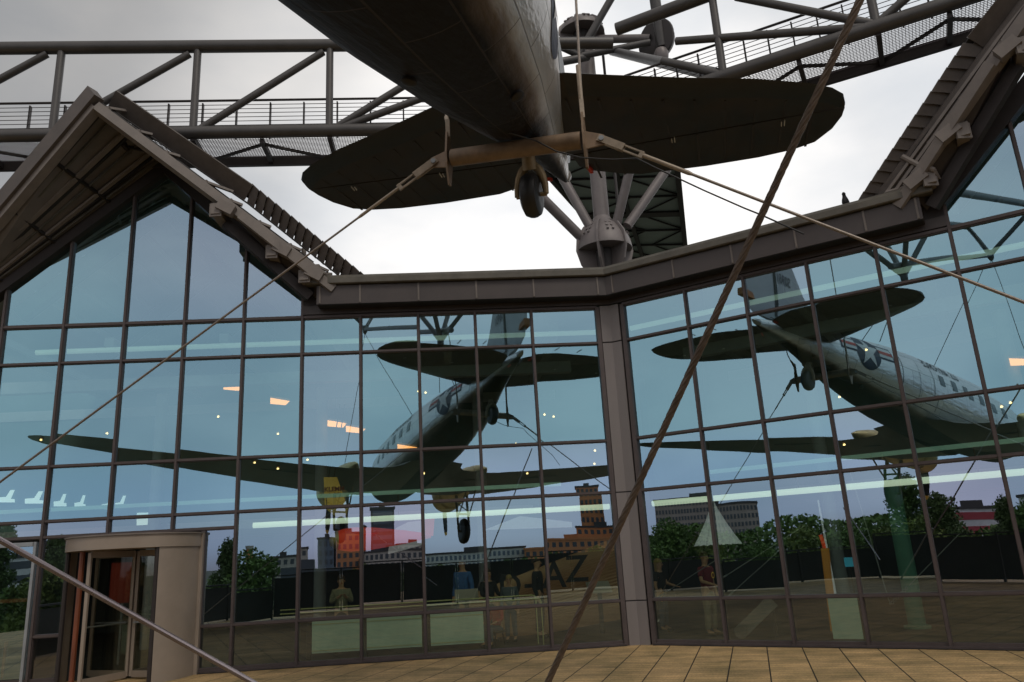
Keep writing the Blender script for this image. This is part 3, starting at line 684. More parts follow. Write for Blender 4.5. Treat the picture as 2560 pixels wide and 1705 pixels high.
# corrugated fuselage lettered D-AZ
a = on_wall_plane(1150, 1560, WA, -3.4); b = on_wall_plane(1560, 1440, WA, -3.4)
t = thing('corrugated_fuselage', (a+b)/2, 'corrugated metal aircraft fuselage with black D-AZ lettering standing in the hall', 'aircraft')
d = (b-a).normalized(); mb = MB(); ring = []
nr = 40
for k in range(7):
    f = k/6; c = a+d*((b-a).length*f); r_ = .62+.42*f
    rg = []
    for j in range(nr*2):
        th = PI*(j/(nr*2-1)); rr = r_*(1+(.018 if j % 2 else -.018))
        rg.append(c+NA*(rr*.75*math.sin(th))+V((0, 0, 1))*(rr*math.cos(th)*.95+.0))
    ring.append(rg)
mb.rings(ring, close=False, cap=False); mb.build('fuselage', 'corr', t)
mb = MB(); mb.tube([a+d*.4+NA*.3+V((0, 0, -.5)), a+d*.4+NA*.3+V((0, 0, -1.2))], .06, 8); mb.build('support', 'frame_dark', t)
sl_ = math.atan2((b-a).z, (b-a).length)
for ch, u, v, sz in (('D', 1275, 1468, .62), ('-', 1322, 1458, .62), ('A', 1385, 1440, .70), ('Z', 1442, 1425, .70)):
    wall_text(ch, sz*1.25, u, v, WA, -3.4+.80, 'ink', t, 'letter', .05)
# pale sailplane hung across
o = on_wall_plane(1010, 1290, WA, -4.5)
t = thing('white_glider', o, 'white glider with rounded wing tip hanging beside the mirrored landing gear', 'glider')
pts = [on_wall_plane(u, v, WA, -4.5) for u, v in ((970, 1385), (975, 1345), (990, 1320), (1020, 1305), (1060, 1300), (1210, 1318), (1440, 1318), (1440, 1305), (1250, 1285), (1230, 1292))]
mb = MB(); mb.prism([pts[0], pts[1], pts[2], pts[3], pts[4], on_wall_plane(1062, 1360, WA, -4.5), on_wall_plane(1010, 1375, WA, -4.5)], WA.n*-.08); mb.build('wing_tip', 'white_fab', t, smooth=False)
mb = MB(); mb.prism([on_wall_plane(1210, 1325, WA, -5), on_wall_plane(1300, 1290, WA, -5), on_wall_plane(1430, 1305, WA, -5), on_wall_plane(1430, 1318, WA, -5)], WA.n*-.06); mb.build('wing', 'white_fab', t, smooth=False)
# frosted balustrade panels with yellow rails
bal = [(780, 905, 'left'), (917, 1055, 'middle'), (1077, 1210, 'right')]
for u0, u1, nm in bal:
    wn = -.95
    a = on_wall_plane(u0, 1600, WA, wn); b = on_wall_plane(u1, 1592, WA, wn)
    t = thing('glass_balustrade', V(((a.x+b.x)/2, (a.y+b.y)/2, 0)), 'frosted green balustrade panel behind the left glass, %s of three' % nm, 'balustrade', 'frosted balustrade panels')
    a.z = b.z = 0
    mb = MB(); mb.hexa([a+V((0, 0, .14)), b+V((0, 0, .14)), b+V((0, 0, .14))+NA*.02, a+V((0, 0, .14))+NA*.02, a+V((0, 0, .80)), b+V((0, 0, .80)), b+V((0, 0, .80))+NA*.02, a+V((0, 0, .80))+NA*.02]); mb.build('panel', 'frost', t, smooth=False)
    for q in (a-ex*.06, b+ex*.06):
        mb = MB(); mb.bar(q+V((0, 0, 0)), q+V((0, 0, .86)), .09, .06); mb.build('post', 'frame_dark', t, smooth=False)
    for z in (.72, .19):
        mb = MB(); mb.bar(a+V((0, 0, z))+NA*.03, b+V((0, 0, z))+NA*.03, .012, .014); mb.build('clamp_rail', 'yellowrail', t, smooth=False)
for dn, u1, zz, lab in ((-.80, 1355, .98, 'nearer pale yellow handrail bending down at its right end'), (-1.15, 1342, 1.04, 'farther pale yellow handrail behind the frosted panels')):
    a = on_wall_plane(700, 1560, WA, dn); b = on_wall_plane(u1, 1540, WA, dn)
    a.z = b.z = zz
    t = thing('handrail', V((b.x, b.y, 0)), lab, 'handrail')
    mb = MB(); mb.tube([a, b-ex*.08, b-ex*.02-V((0, 0, .02)), b-V((0, 0, .08)), V((b.x, b.y, .02))], .014, 8); mb.build('rail', 'yellowrail', t)
# right hall: white parachute cone, mast on orange post, green column, panel, leaning board
o = on_wall_plane(1782, 1255, WB, -2.0)
t = thing('parachute', o, 'white parachute hung as a pleated cone behind the right glass', 'parachute')
rings = []
for f in (0, .2, .5, .8, 1.0):
    rg = []
    for j in range(36):
        th = 2*PI*j/36; r_ = (.03+.46*f**1.15)*(1+(.10*f if j % 2 else -.10*f))
        rg.append(o+V((math.cos(th)*r_, math.sin(th)*r_, -.93*f-.03*(j % 2)*f)))
    rings.append(rg)
mb = MB(); mb.rings(rings, True, False); mb.build('canopy', 'white_fab', t)
mb = MB(); mb.tube([o, o+V((.15, 0, 3.6))], .012, 6); mb.build('cord', 'black_cable', t)
a = on_wall_plane(2062, 1370, WB, -2.4)
t = thing('wooden_post', V((a.x, a.y, 0)), 'orange wooden post with slim white spar leaning beside it', 'post')
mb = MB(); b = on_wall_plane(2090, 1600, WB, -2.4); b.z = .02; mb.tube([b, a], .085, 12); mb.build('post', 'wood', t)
mb = MB(); mb.tube([b+DB*.15, on_wall_plane(2045, 1250, WB, -2.4)], [.03, .02], 8); mb.build('spar', 'white_fab', t)
mb = MB(); mb.tube([a+V((0, 0, .0)), a+V((-.05, 0, .28))], .04, 8); mb.build('spike', 'redplane', t)
a = on_wall_plane(2225, 1225, WB, -3.0); b = on_wall_plane(2300, 1600, WB, -3.0)
t = thing('green_column', V((b.x, b.y, 0)), 'dark green round column behind the right glass', 'column')
mb = MB(); b.z = .02; mb.tube([b, V((b.x, b.y, 3.3))], .17, 16); mb.build('shaft', 'green', t)
mb = MB(); mb.lathe(V((b.x, b.y, .02)), (0, 0, 1), [(0, .26), (.05, .26), (.07, .19)], 16); mb.build('base', 'green', t)
a = on_wall_plane(2085, 1600, WB, -1.0); b = on_wall_plane(2160, 1600, WB, -1.0); a.z = b.z = .03
t = thing('frosted_screen', (a+b)/2, 'pale frosted floor screen beside the orange wooden post', 'screen')
mb = MB(); mb.prism([a, b, b+V((0, 0, .78)), a+V((0, 0, .78))], NB*.02); mb.build('panel', 'frost', t, smooth=False)
mb = MB(); mb.bar(a+V((0, 0, .80)), b+V((0, 0, .80)), .03, .03); mb.build('top_rail', 'yellow', t, smooth=False)
a = on_wall_plane(1852, 1580, WB, -.9); b = on_wall_plane(1932, 1502, WB, -1.4); a.z = max(a.z, .14)
t = thing('leaning_board', a, 'grey round ended board leaning low behind the right glass', 'board')
mb = MB(); mb.bar(a, b, .26, .03, up=NB); mb.lathe(a-NB*.015, NB, [(0, .13), (.03, .13)], 18); mb.build('board', 'rake', t, smooth=False)
mb = MB(); mb.bar(b+V((0, 0, -.02)), V((b.x, b.y, .01)), .03, .03); mb.build('prop', 'frame', t, smooth=False)
a = on_wall_plane(2123, 1405, WB, -1.6)
t = thing('blue_sign', a, 'small bright blue notice on a stand behind the right glass', 'sign')
mb = MB(); mb.prism([a+DB*-.09+V((0, 0, -.09)), a+DB*.09+V((0, 0, -.09)), a+DB*.09+V((0, 0, .09)), a+DB*-.09+V((0, 0, .09))], NB*.01); mb.build('plate', 'bluesign', t, smooth=False)
mb = MB(); mb.bar(a-NB*.02-V((0, 0, .09)), V((a.x, a.y, .02)), .03, .03); mb.build('stand', 'frame_dark', t, smooth=False)

# daylight gaps far inside: triangular skylights and slanted windows
for k, (u, v, s_) in enumerate(((75, 700, 16), (105, 716, 18), (137, 728, 16), (198, 752, 18), (230, 765, 15), (262, 777, 10), (285, 786, 14), (308, 793, 9))):
    q0, q1, q2 = hang_at(u-s_*.6, v+6-s_, WA, -6), hang_at(u+s_*.9, v+12, WA, -6), hang_at(u-s_*.4, v+8, WA, -6)
    mb = MB(); mb.poly([q0, q1, q2]); mb.build('skylight', 'daygap', mus, smooth=False)
for k, (u, v, w_) in enumerate(((15, 1247, 44), (85, 1250, 46), (150, 1257, 32), (200, 1260, 28), (268, 1264, 28), (300, 1261, 30))):
    q = [hang_at(u+a*w_, v+b, WA, -7.05) for a, b in ((-.5, -3), (.0, -5), (.25, -22), (.5, -22), (.28, 0), (.5, 1), (.5, 9), (-.5, 9))]
    mb = MB(); mb.poly(q); mb.build('far_window', 'daygap', mus, smooth=False)
q = [hang_at(u, v, WA, -7.0) for u, v in ((342, 1282), (373, 1281), (373, 1318), (341, 1320))]
mb = MB(); mb.poly(q); mb.build('far_window', 'daygap', mus, smooth=False)

q = hang_at(312, 1437, WA, -2.4); q.z = 0
t = thing('red_banner', q, 'red banner on a stand seen through the revolving door glass', 'banner')
mb = MB(); mb.bar(q+V((0, 0, 1.35)), q+V((0, 0, 2.25)), .62, .03, up=NA); mb.build('cloth', 'red', t, smooth=False)
mb = MB(); mb.bar(q+V((0, 0, .02)), q+V((0, 0, 1.35)), .05, .05); mb.build('stand', 'alu_frame', t, smooth=False)
a, b, c = hang_at(2125, 1180, WB, -1.3), hang_at(2226, 1512, WB, -1.3), hang_at(2398, 1335, WB, -1.3)
t = thing('lifting_sling', b, 'slack steel cable and chain hanging in a V behind the right glass', 'sling')
mb = MB(); mb.tube([a, a+(b-a)*.5, b], .011, 6); mb.build('cable', 'alu_frame', t)
d_ = (c-b)
mb = MB(); mb.tube([b+d_*.28, c], .009, 6); mb.build('cable', 'alu_frame', t)
for k in range(7):
    p = b+d_*(.03+.035*k); rg = [p+V((math.cos(2*PI*j/10)*.028, 0, math.sin(2*PI*j/10)*.028))*(1 if k % 2 else .9)+(NB*(.02*math.sin(2*PI*j/10)) if k % 2 else V()) for j in range(11)]
    mb = MB(); mb.tube(rg, .007, 5, cap=False); mb.build('chain_link', 'alu_frame', t)
for (u0, v0, u1, v1), lab in (((1812, 1441, 2010, 1315), 'upper pale stay wire slanting behind the right glass'), ((1828, 1484, 1955, 1370), 'lower pale stay wire slanting behind the right glass'), ((1650, 1490, 1790, 1400), 'short pale stay wire slanting past the woman in black')):
    a, b = hang_at(u0, v0, WB, -1.1), hang_at(u1, v1, WB, -1.1); t = thing('stay_wire', a, lab, 'wire')
    mb = MB(); mb.tube([a, b], .010, 6); mb.build('wire', 'alu_frame', t)
    mb = MB(); mb.tube([a-(b-a).normalized()*.12, a+(b-a).normalized()*.05], .018, 8); mb.build('terminal', 'alu_frame', t)
# ------------------------------------------------------------------ the hanging transport aircraft
PH, PP, PB = R(-104.916), R(-5.852), R(-2.018)
Fx = V((math.cos(PP)*math.cos(PH), math.cos(PP)*math.sin(PH), math.sin(PP)))
Ly = V((-math.sin(PH), math.cos(PH), 0)); Uz = Fx.cross(Ly)
L2 = Ly*math.cos(PB)+Uz*math.sin(PB); U2 = Fx.cross(L2)
air = thing('transport_aircraft', (-3.889, -7.049, 5.497), 'twin engined silver transport aircraft hanging nose away above the terrace', 'aircraft')
AM = Matrix((( Fx.x, L2.x, U2.x), (Fx.y, L2.y, U2.y), (Fx.z, L2.z, U2.z)))
air.rotation_euler = AM.to_euler()
def aw(p): return V((-3.889, -7.049, 5.497))+AM @ V(p)       # body coordinates -> world
# stations: x, top z, bottom z, half width, superellipse exponent
ST = [(0, -.22, -.26, .02, 2), (-.08, .0, -.48, .26, 2), (-.3, .18, -.70, .48, 2), (-.8, .40, -.92, .76, 2), (-1.5, .60, -1.08, .98, 2.05), (-1.75, .70, -1.12, 1.03, 2.1), (-2.2, 1.10, -1.17, 1.10, 2.1),
      (-2.9, 1.30, -1.23, 1.16, 2.15), (-4.5, 1.36, -1.28, 1.22, 2.2), (-8.0, 1.36, -1.28, 1.22, 2.2), (-10, 1.32, -1.23, 1.20, 2.2), (-11.5, 1.24, -1.12, 1.14, 2.2), (-13, 1.13, -.93, 1.02, 2.15),
      (-14.5, 1.0, -.68, .83, 2.1), (-15.8, .87, -.42, .60, 2.05), (-16.8, .76, -.20, .42, 2), (-17.8, .66, .0, .27, 2), (-18.6, .56, .13, .15, 2), (-19.15, .46, .24, .05, 2)]
def sec(x):
    for k in range(len(ST)-1):
        a, b = ST[k], ST[k+1]
        if b[0] <= x <= a[0]:
            t = (x-a[0])/(b[0]-a[0]); return tuple(a[i]+(b[i]-a[i])*t for i in range(5))
    return ST[-1]
def fus_pt(x, th, off=0):
    _, zt, zb, hw, e = sec(x); zc, hh = (zt+zb)/2, (zt-zb)/2
    c, s_ = math.cos(th), math.sin(th)
    return V((x, math.copysign(abs(s_)**(2/e), s_)*(hw+off), zc+math.copysign(abs(c)**(2/e), c)*(hh+off)))
def fus_y(x, z, off=0):
    _, zt, zb, hw, e = sec(x); zc, hh = (zt+zb)/2, (zt-zb)/2
    q = min(.999, abs((z-zc)/hh)); return hw*(1-q**e)**(1/e)+off
nr = 48; xs = []
for k in range(len(ST)-1):
    a, b = ST[k][0], ST[k+1][0]; n = max(1, int(abs(b-a)/.35)); xs += [a+(b-a)*i/n for i in range(n)]
xs.append(ST[-1][0])
mb = MB(); gr = []; sk = []
mb.rings([[fus_pt(x, 2*PI*j/nr) for j in range(nr)] for x in xs])
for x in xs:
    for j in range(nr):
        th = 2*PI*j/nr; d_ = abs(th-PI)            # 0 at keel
        g_ = max(0, min(1, ((.92 if th < PI else 1.34)-d_)/.60))  # painted belly shade, reaching higher on the right flank
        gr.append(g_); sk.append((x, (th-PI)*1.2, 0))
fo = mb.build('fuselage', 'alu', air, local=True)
fa = fo.data.attributes.new('belly_shade', 'FLOAT', 'POINT'); fa.data.foreach_set('value', gr)
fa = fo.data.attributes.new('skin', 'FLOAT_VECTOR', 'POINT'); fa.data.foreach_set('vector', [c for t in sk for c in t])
fo.data.set_sharp_from_angle(angle=R(60))

def decal(par, polys, m_, name, side, off):
    """flat outlines in (x, z) laid onto the fuselage side"""
    bm = bmesh.new()
    for pl in polys:
        vs = [bm.verts.new((p[0], 0, p[1])) for p in pl]
        try: bm.faces.new(vs)
        except ValueError: pass
    bmesh.ops.triangulate(bm, faces=bm.faces)
    for _ in range(7):
        ed = [e for e in bm.edges if e.calc_length() > .10]
        if ed: bmesh.ops.subdivide_edges(bm, edges=ed, cuts=1, use_grid_fill=False); bmesh.ops.triangulate(bm, faces=bm.faces)
    mb = MB(); bm.verts.index_update()
    mb.v = [V((v.co.x, side*fus_y(v.co.x, v.co.z, off), v.co.z)) for v in bm.verts]
    mb.f = [tuple(v.index for v in f.verts) for f in bm.faces]; bm.free()
    return mb.build(name, m_, par, smooth=False, local=True, recalc=False)
def star(cx, cz, r):
    q = []
    for k in range(10):
        a = PI/2+k*PI/5; rr = r if k % 2 == 0 else r*.385; q.append((cx+math.cos(a)*rr, cz+math.sin(a)*rr))
    return [[(cx, cz), q[k], q[(k+1) % 10]] for k in range(10)]
for side in (1, -1):
    ins = sub('star_insignia', air)
    cx, cz, r = -14.42, .22, .60
    cx, cz, r = -14.40, .40, .56
    disc = [(cx+math.cos(2*PI*k/40)*r*1.06, cz+math.sin(2*PI*k/40)*r*1.06) for k in range(40)]
    bars = [[(cx+s_*.45, cz-.13), (cx+s_*1.30, cz-.13), (cx+s_*1.30, cz+.33), (cx+s_*.45, cz+.33)] for s_ in (1, -1)]
    decal(ins, [disc]+bars, 'navy', 'blue_disc', side, .008)
    decal(ins, [[(cx+s_*.55, cz-.07), (cx+s_*1.24, cz-.07), (cx+s_*1.24, cz+.27), (cx+s_*.55, cz+.27)] for s_ in (1, -1)], 'white', 'white_bars', side, .014)
    decal(ins, [[(cx+s_*.55, cz+.04), (cx+s_*1.24, cz+.04), (cx+s_*1.24, cz+.15), (cx+s_*.55, cz+.15)] for s_ in (1, -1)], 'red', 'red_stripes', side, .020)
    decal(ins, star(cx, cz, r), 'white', 'white_star', side, .020)
    vs, fs = text_mesh('U.S. AIR FORCE', .42)
    decal(air, [[(-9.3+side*-p.x*1.0 if False else -9.3-side*p.x, .80+p.y) for p in [vs[i] for i in f]] for f in fs], 'ink', 'lettering', side, .010)
    for k in range(7):
        x = -4.6-k*1.02
        if side == 1 and k == 6: continue
        decal(air, [[(x-.20, .14), (x+.20, .14), (x+.20, .52), (x-.20, .52)]], 'windowglass', 'cabin_window', side, .010)
    decal(air, [[(-1.85, .62), (-2.7, .62), (-2.7, 1.02), (-2.25, 1.02)]], 'windowglass', 'cockpit_window', side, .006)
# cargo door outline, left
for q in ([(-10.4, -.75), (-10.37, -.75), (-10.37, .78), (-10.4, .78)], [(-12.5, -.6), (-12.47, -.6), (-12.47, .70), (-12.5, .70)], [(-11.4, -.7), (-11.38, -.7), (-11.38, .74), (-11.4, .74)]):
    decal(air, [q], 'ink', 'door_seam', 1, .008)
# windscreen
mb = MB(); mb.poly([fus_pt(-1.78, t, .01) for t in (-.75, -.4, 0, .4, .75)]+[fus_pt(-2.18, t, .01) for t in (.72, .4, 0, -.4, -.72)]); mb.build('windscreen', 'windowglass', air, smooth=False, local=True)

def airfoil(le, ch, z, y, th, n=11):
    q = []
    def t_(c): return 5*th*(.2969*math.sqrt(c)-.126*c-.3516*c*c+.2843*c**3-.1036*c**4)
    cs = [.5*(1-math.cos(PI*i/n)) for i in range(n+1)]
    for c in reversed(cs): q.append(V((le-ch*c, y, z+ch*(t_(c)*1.15))))
    for c in cs[1:-1]: q.append(V((le-ch*c, y, z-ch*(t_(c)*.85))))
    return q
def surf(mb, secs, side): return mb.rings([airfoil(l, c, z, side*y, th) for (y, l, c, z, th) in secs])
WSEC = [(.6, -4.35, 6.3, -1.02, .12), (1.16, -4.35, 6.0, -1.02, .125), (1.30, -4.36, 5.3, -1.02, .14), (1.55, -4.38, 4.85, -1.02, .15), (2.0, -4.40, 4.62, -1.02, .155), (3.2, -4.42, 4.58, -1.0, .15), (6.0, -5.08, 3.80, -.74, .14), (9.0, -5.80, 2.95, -.46, .125), (12.0, -6.55, 2.10, -.18, .11), (13.4, -6.95, 1.62, -.06, .10), (14.1, -7.25, 1.15, .0, .09), (14.42, -7.55, .62, .03, .08), (14.5, -7.75, .25, .035, .08)]
for side in (1, -1):
    mb = MB(); surf(mb, WSEC, side); wo = mb.build('wing', 'wing', air, local=True)
    # flap and aileron gaps
    mb = MB()
    mb.bar((-8.0, side*2.0, -1.19), (-8.0, side*6.4, -.86), .03, .02); mb.build('flap_seam', 'blackish', air, smooth=False, local=True)
    # engine nacelle, cowling, propeller
    y = side*2.82; ez = -.80
    nac = sub('engine_nacelle', air)
    mb = MB(); mb.lathe((-3.55, y, ez), (-1, 0, .02), [(0, .60), (.5, .66), (1.6, .64), (2.8, .52), (3.8, .36), (4.6, .18), (5.0, .03)], 24); mb.build('fairing', 'nacelle', nac, local=True)
    mb = MB(); mb.lathe((-2.55, y, ez), (-1, 0, 0), [(.12, .50), (.0, .58), (.02, .66), (.25, .71), (.7, .715), (.98, .68), (1.0, .60)], 28, cap=False); mb.build('cowling', 'nacelle', nac, local=True)
    mb = MB(); mb.lathe((-2.62, y, ez), (-1, 0, 0), [(0, .15), (.1, .3), (.2, .52), (.3, .55)], 20); mb.build('engine_face', 'blackish', nac, local=True)
    pr = sub('propeller', air)
    mb = MB(); mb.lathe((-2.62, y, ez), (1, 0, 0), [(0, .14), (.15, .15), (.3, .10), (.36, .03)], 16); mb.build('hub', 'oleo', pr, local=True)
    for k in range(3):
        a = -PI/2+k*2*PI/3+.05*side; d_ = V((0, math.cos(a), math.sin(a))); e_ = V((.55, -math.sin(a)*.83, math.cos(a)*.83))
        o_ = V((-2.45, y, ez)); rg = []
        for rr, wd in ((.10, .05), (.35, .09), (.7, .155), (1.1, .165), (1.5, .13), (1.70, .07), (1.75, .02)):
            rg.append([o_+d_*rr+e_*wd, o_+d_*rr+V((.02, 0, 0)), o_+d_*rr-e_*wd, o_+d_*rr-V((.02, 0, 0))])
        mb = MB(); mb.rings(rg); mb.build('blade', 'rubber', pr, local=True)
        mb = MB(); mb.rings([[o_+d_*rr+e_*wd*1.04, o_+d_*rr+V((.024, 0, 0)), o_+d_*rr-e_*wd*1.04, o_+d_*rr-V((.024, 0, 0))] for rr, wd in ((1.58, .112), (1.70, .071), (1.754, .022))]); mb.build('blade_tip', 'yellow', pr, local=True)
    # main undercarriage
    lg = sub('main_gear', air); hub = V((-5.40, y, -2.80))
    mb = MB(); mb.lathe(hub-V((0, .17, 0)), (0, 1, 0), [(0, .30), (.0, .42), (.05, .53), (.12, .565), (.17, .575), (.22, .565), (.29, .53), (.34, .42), (.34, .30)], 30); mb.build('tyre', 'rubber', lg, local=True)
    mb = MB(); mb.lathe(hub-V((0, .15, 0)), (0, 1, 0), [(0, .05), (0, .30), (.04, .31), (.26, .31), (.30, .30), (.30, .05)], 24); mb.build('rim', 'oleo', lg, local=True)
    for q in (-.27, .27):
        mb = MB(); mb.tube([hub+V((0, q, 0)), hub+V((.10, q, .75)), (-5.15, y+q, -1.15)], [.05, .055, .075], 10); mb.build('oleo_leg', 'oleo', lg, local=True)
        mb = MB(); mb.tube([hub+V((.08, q, .62)), (-6.9, y+q*.8, -1.15)], .032, 8); mb.build('drag_strut', 'oleo', lg, local=True)
    mb = MB(); mb.tube([hub+V((0, -.3, 0)), hub+V((0, .3, 0))], .05, 10); mb.build('axle', 'oleo', lg, local=True)
    mb = MB(); mb.tube([hub+V((.1, -.27, .78)), hub+V((.1, .27, .78))], .04, 8); mb.tube([(-5.2, y-.27, -1.5), (-5.3, y+.27, -1.9)], .025, 8); mb.build('cross_brace', 'oleo', lg, local=True)

# tailplane: stabilizer, elevators, de-icer boots
TZ = .42
LE = [(0, -15.75), (.6, -15.98), (1.14, -16.24), (2.0, -16.63), (2.9, -17.0), (3.55, -17.36), (3.85, -17.6), (4.02, -17.85), (4.08, -18.12)]
for side in (1, -1):
    mb = MB(); top = []; bot = []
    rg = []
    for y, x in LE:
        tk = .17*(1-y/4.9); xe = -18.22
        ch = x-xe
        rg.append([V((x, side*y, TZ)), V((x-ch*.06, side*y, TZ+tk*.45)), V((x-ch*.25, side*y, TZ+tk*.85)), V((x-ch*.6, side*y, TZ+tk)), V((xe, side*y, TZ+tk*.7)),
                   V((xe, side*y, TZ-tk*.7)), V((x-ch*.6, side*y, TZ-tk)), V((x-ch*.25, side*y, TZ-tk*.85)), V((x-ch*.06, side*y, TZ-tk*.45))])
    mb.rings(rg); mb.build('stabilizer', 'tailskin', air, local=True)
    mb = MB(); rg = []
    for y, x in LE[1:]:
        tk = .17*(1-y/4.9); ch = x+18.22; b = min(.38, ch*.9)
        f = b/ch
        zz = tk*(.45+.4*min(1, max(0, (f-.06)/.19))) if f < .25 else tk*.87
        rg.append([V((x+.008, side*y, TZ)), V((x-ch*.06, side*y, TZ+tk*.45+.008)), V((x-b, side*y, TZ+zz+.010)), V((x-b, side*y, TZ-zz-.010)), V((x-ch*.06, side*y, TZ-tk*.45-.008))])
    mb.rings(rg); mb.build('deicer_boot', 'rubber', air, local=True)
    # elevator, slightly raised
    EL = [(.28, -18.24, -18.85), (.42, -18.24, -19.05), (.9, -18.24, -19.34), (1.2, -18.24, -19.46), (2.2, -18.24, -19.5), (3.0, -18.24, -19.46), (3.5, -18.24, -19.36), (3.8, -18.24, -19.2), (4.0, -18.24, -18.85), (4.09, -18.24, -18.5)]
    mb = MB(); rg = []
    for y, x0, x1 in EL:
        tk = .125*(1-y/5.2); dz = -(x0-x1)*.075
        rg.append([V((x0, side*y, TZ+tk)), V(((x0+x1)/2, side*y, TZ+tk*.55+dz*.5)), V((x1, side*y, TZ+.008+dz)), V((x1, side*y, TZ-.008+dz)), V(((x0+x1)/2, side*y, TZ-tk*.55+dz*.5)), V((x0, side*y, TZ-tk))])
    mb.rings(rg); mb.build('elevator', 'tailskin', air, local=True)
    for y in (1.75, 3.25):
        mb = MB(); mb.bar((-18.16, side*y, TZ-.125), (-18.24, side*y, TZ-.15), .010, .02); mb.bar((-18.12, side*(y+.04), TZ-.125), (-18.24, side*(y+.04), TZ-.15), .010, .02); mb.build('hinge_bracket', 'white', air, smooth=False, local=True)
    mb = MB()
    for k in range(9):
        y = .55+k*.39; xe = -19.42 if y < 3.2 else -19.2+(3.2-y)*.3; tk = .125*(1-y/5.2)
        mb.bar((-18.26, side*y, TZ-tk-.003), (xe+.05, side*y, TZ+(xe+18.24)*.075-.012), .035, .006)
        tk2 = .17*(1-y/4.9); xl = -15.98-(y-.6)*.455-.45
        if xl > -18.0: mb.bar((xl, side*y, TZ-tk2*.93-.004), (-18.15, side*y, TZ-tk2*.80-.004), .028, .006)
    mb.build('rib_tape', 'ribtape', air, smooth=False, local=True)
    for y in (1.25, 2.0):
        mb = MB(); mb.bar((-19.30, side*y, TZ+.06), (-19.62, side*y, TZ+.04), .018, .02); mb.build('trim_rod', 'white', air, smooth=False, local=True)
# fin and rudder
mb = MB(); rg = []
for z, x, xe, tk in ((.75, -13.9, -18.2, .10), (.98, -15.1, -18.2, .13), (1.25, -15.95, -18.2, .13), (1.9, -16.6, -18.22, .11), (2.6, -17.1, -18.25, .09), (3.0, -17.45, -18.27, .07), (3.2, -17.8, -18.3, .04)):
    ch = x-xe; rg.append([V((x, 0, z)), V((x-ch*.2, tk*.8, z)), V((x-ch*.55, tk, z)), V((xe, tk*.8, z)), V((xe, -tk*.8, z)), V((x-ch*.55, -tk, z)), V((x-ch*.2, -tk*.8, z))])
mb.rings(rg); fi = mb.build('fin', 'tailtop', air, local=True)
mb = MB(); rg = []
for z, x1, tk in ((.60, -19.25, .09), (.75, -19.6, .10), (1.2, -19.85, .10), (1.8, -19.86, .09), (2.5, -19.62, .075), (2.95, -19.25, .06), (3.2, -18.75, .03)):
    xe = -18.34; rg.append([V((xe, tk*.8, z)), V(((xe+x1)/2, tk*.6, z)), V((x1, .008, z)), V((x1, -.008, z)), V(((xe+x1)/2, -tk*.6, z)), V((xe, -tk*.8, z))])
mb.rings(rg); ru = mb.build('rudder', 'tailtop', air, local=True)
for side in (1, -1):
    vs, fs = text_mesh('50951', .42)
    mb = MB(); mb.v = [V((-17.9+(-side)*p.x*.75, side*.125, 2.0+p.y)) for p in vs]; mb.f = fs; mb.build('serial_number', 'ink', air, smooth=False, local=True, recalc=False)
    mb = MB(); mb.bar((-18.31, side*.10, .75), (-18.31, side*.085, 3.0), .05, .012, up=(0, 1, 0)); mb.build('rudder_gap', 'blackish', air, smooth=False, local=True)
mb = MB(); mb.prism([(-19.4, -.11, 1.0), (-19.9, -.11, 1.0), (-19.9, -.11, 1.2), (-19.5, -.11, 1.16)], (0, .22, 0)); mb.build('rudder_lock', 'rudtag', air, smooth=False, local=True)
mb = MB(); mb.bar((-18.8, .42, .33), (-19.02, .45, .31), .05, .06); mb.build('red_cover', 'redcover', air, smooth=False, local=True)
mb = MB(); mb.bar((-18.6, -.18, .13), (-18.72, -.15, .16), .04, .05); mb.build('red_cover', 'redcover', air, smooth=False, local=True)
# tail cone tip and tail wheel
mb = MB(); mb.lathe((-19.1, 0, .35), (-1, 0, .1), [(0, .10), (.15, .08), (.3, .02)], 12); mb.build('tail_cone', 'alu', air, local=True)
tw = sub('tail_wheel', air); hub = V((-16.61, 0, -.83))
mb = MB(); mb.lathe(hub-V((0, .12, 0)), (0, 1, 0), [(0, .10), (0, .19), (.03, .26), (.08, .285), (.12, .29), (.16, .285), (.21, .26), (.24, .19), (.24, .10)], 26); mb.build('tyre', 'rubber', tw, local=True)
mb = MB(); mb.tube([hub+V((0, .17*math.cos(PI*k/10)*1.12, .0+.40*math.sin(PI*k/10))) for k in range(11)], [.035+.03*math.sin(PI*k/10) for k in range(11)], 10); mb.build('fork', 'oleo', tw, local=True)
mb = MB(); mb.tube([hub+V((.02, 0, .34)), hub+V((.10, 0, .52)), (-16.35, 0, .0)], [.10, .085, .10], 12); mb.build('strut', 'oleo', tw, local=True)
mb = MB(); mb.tube([hub+V((0, -.2, 0)), hub+V((0, .2, 0))], .03, 8); mb.build('axle', 'oleo', tw, local=True)
mb = MB(); mb.prism([(-15.95, -.34, -.395), (-15.95, .34, -.395), (-16.5, .24, -.255), (-16.5, -.24, -.255)], (0, 0, .02)); mb.build('wheel_well', 'blackish', air, smooth=False, local=True)
for x, y in ((-13.2, -.25), (-12.3, .75), (-14.3, .55)):
    z = sec(x)[2]; mb = MB()
    th = PI-y/1.1
    p_ = fus_pt(x, th); mb.lathe(p_-V((0, 0, .02)), (p_-V((x, 0, .2))).normalized(), [(0, .07), (.03, .075), (.05, .05), (.055, .01)], 12); mb.build('drain_fitting', 'blackish', air, local=True)
# aerial blade
mb = MB(); mb.prism([(-6, 0, 1.33), (-6.3, 0, 1.33), (-6.35, 0, 1.65), (-6.25, 0, 1.65)], (0, .02, 0)); mb.build('aerial', 'blackish', air, smooth=False, local=True)

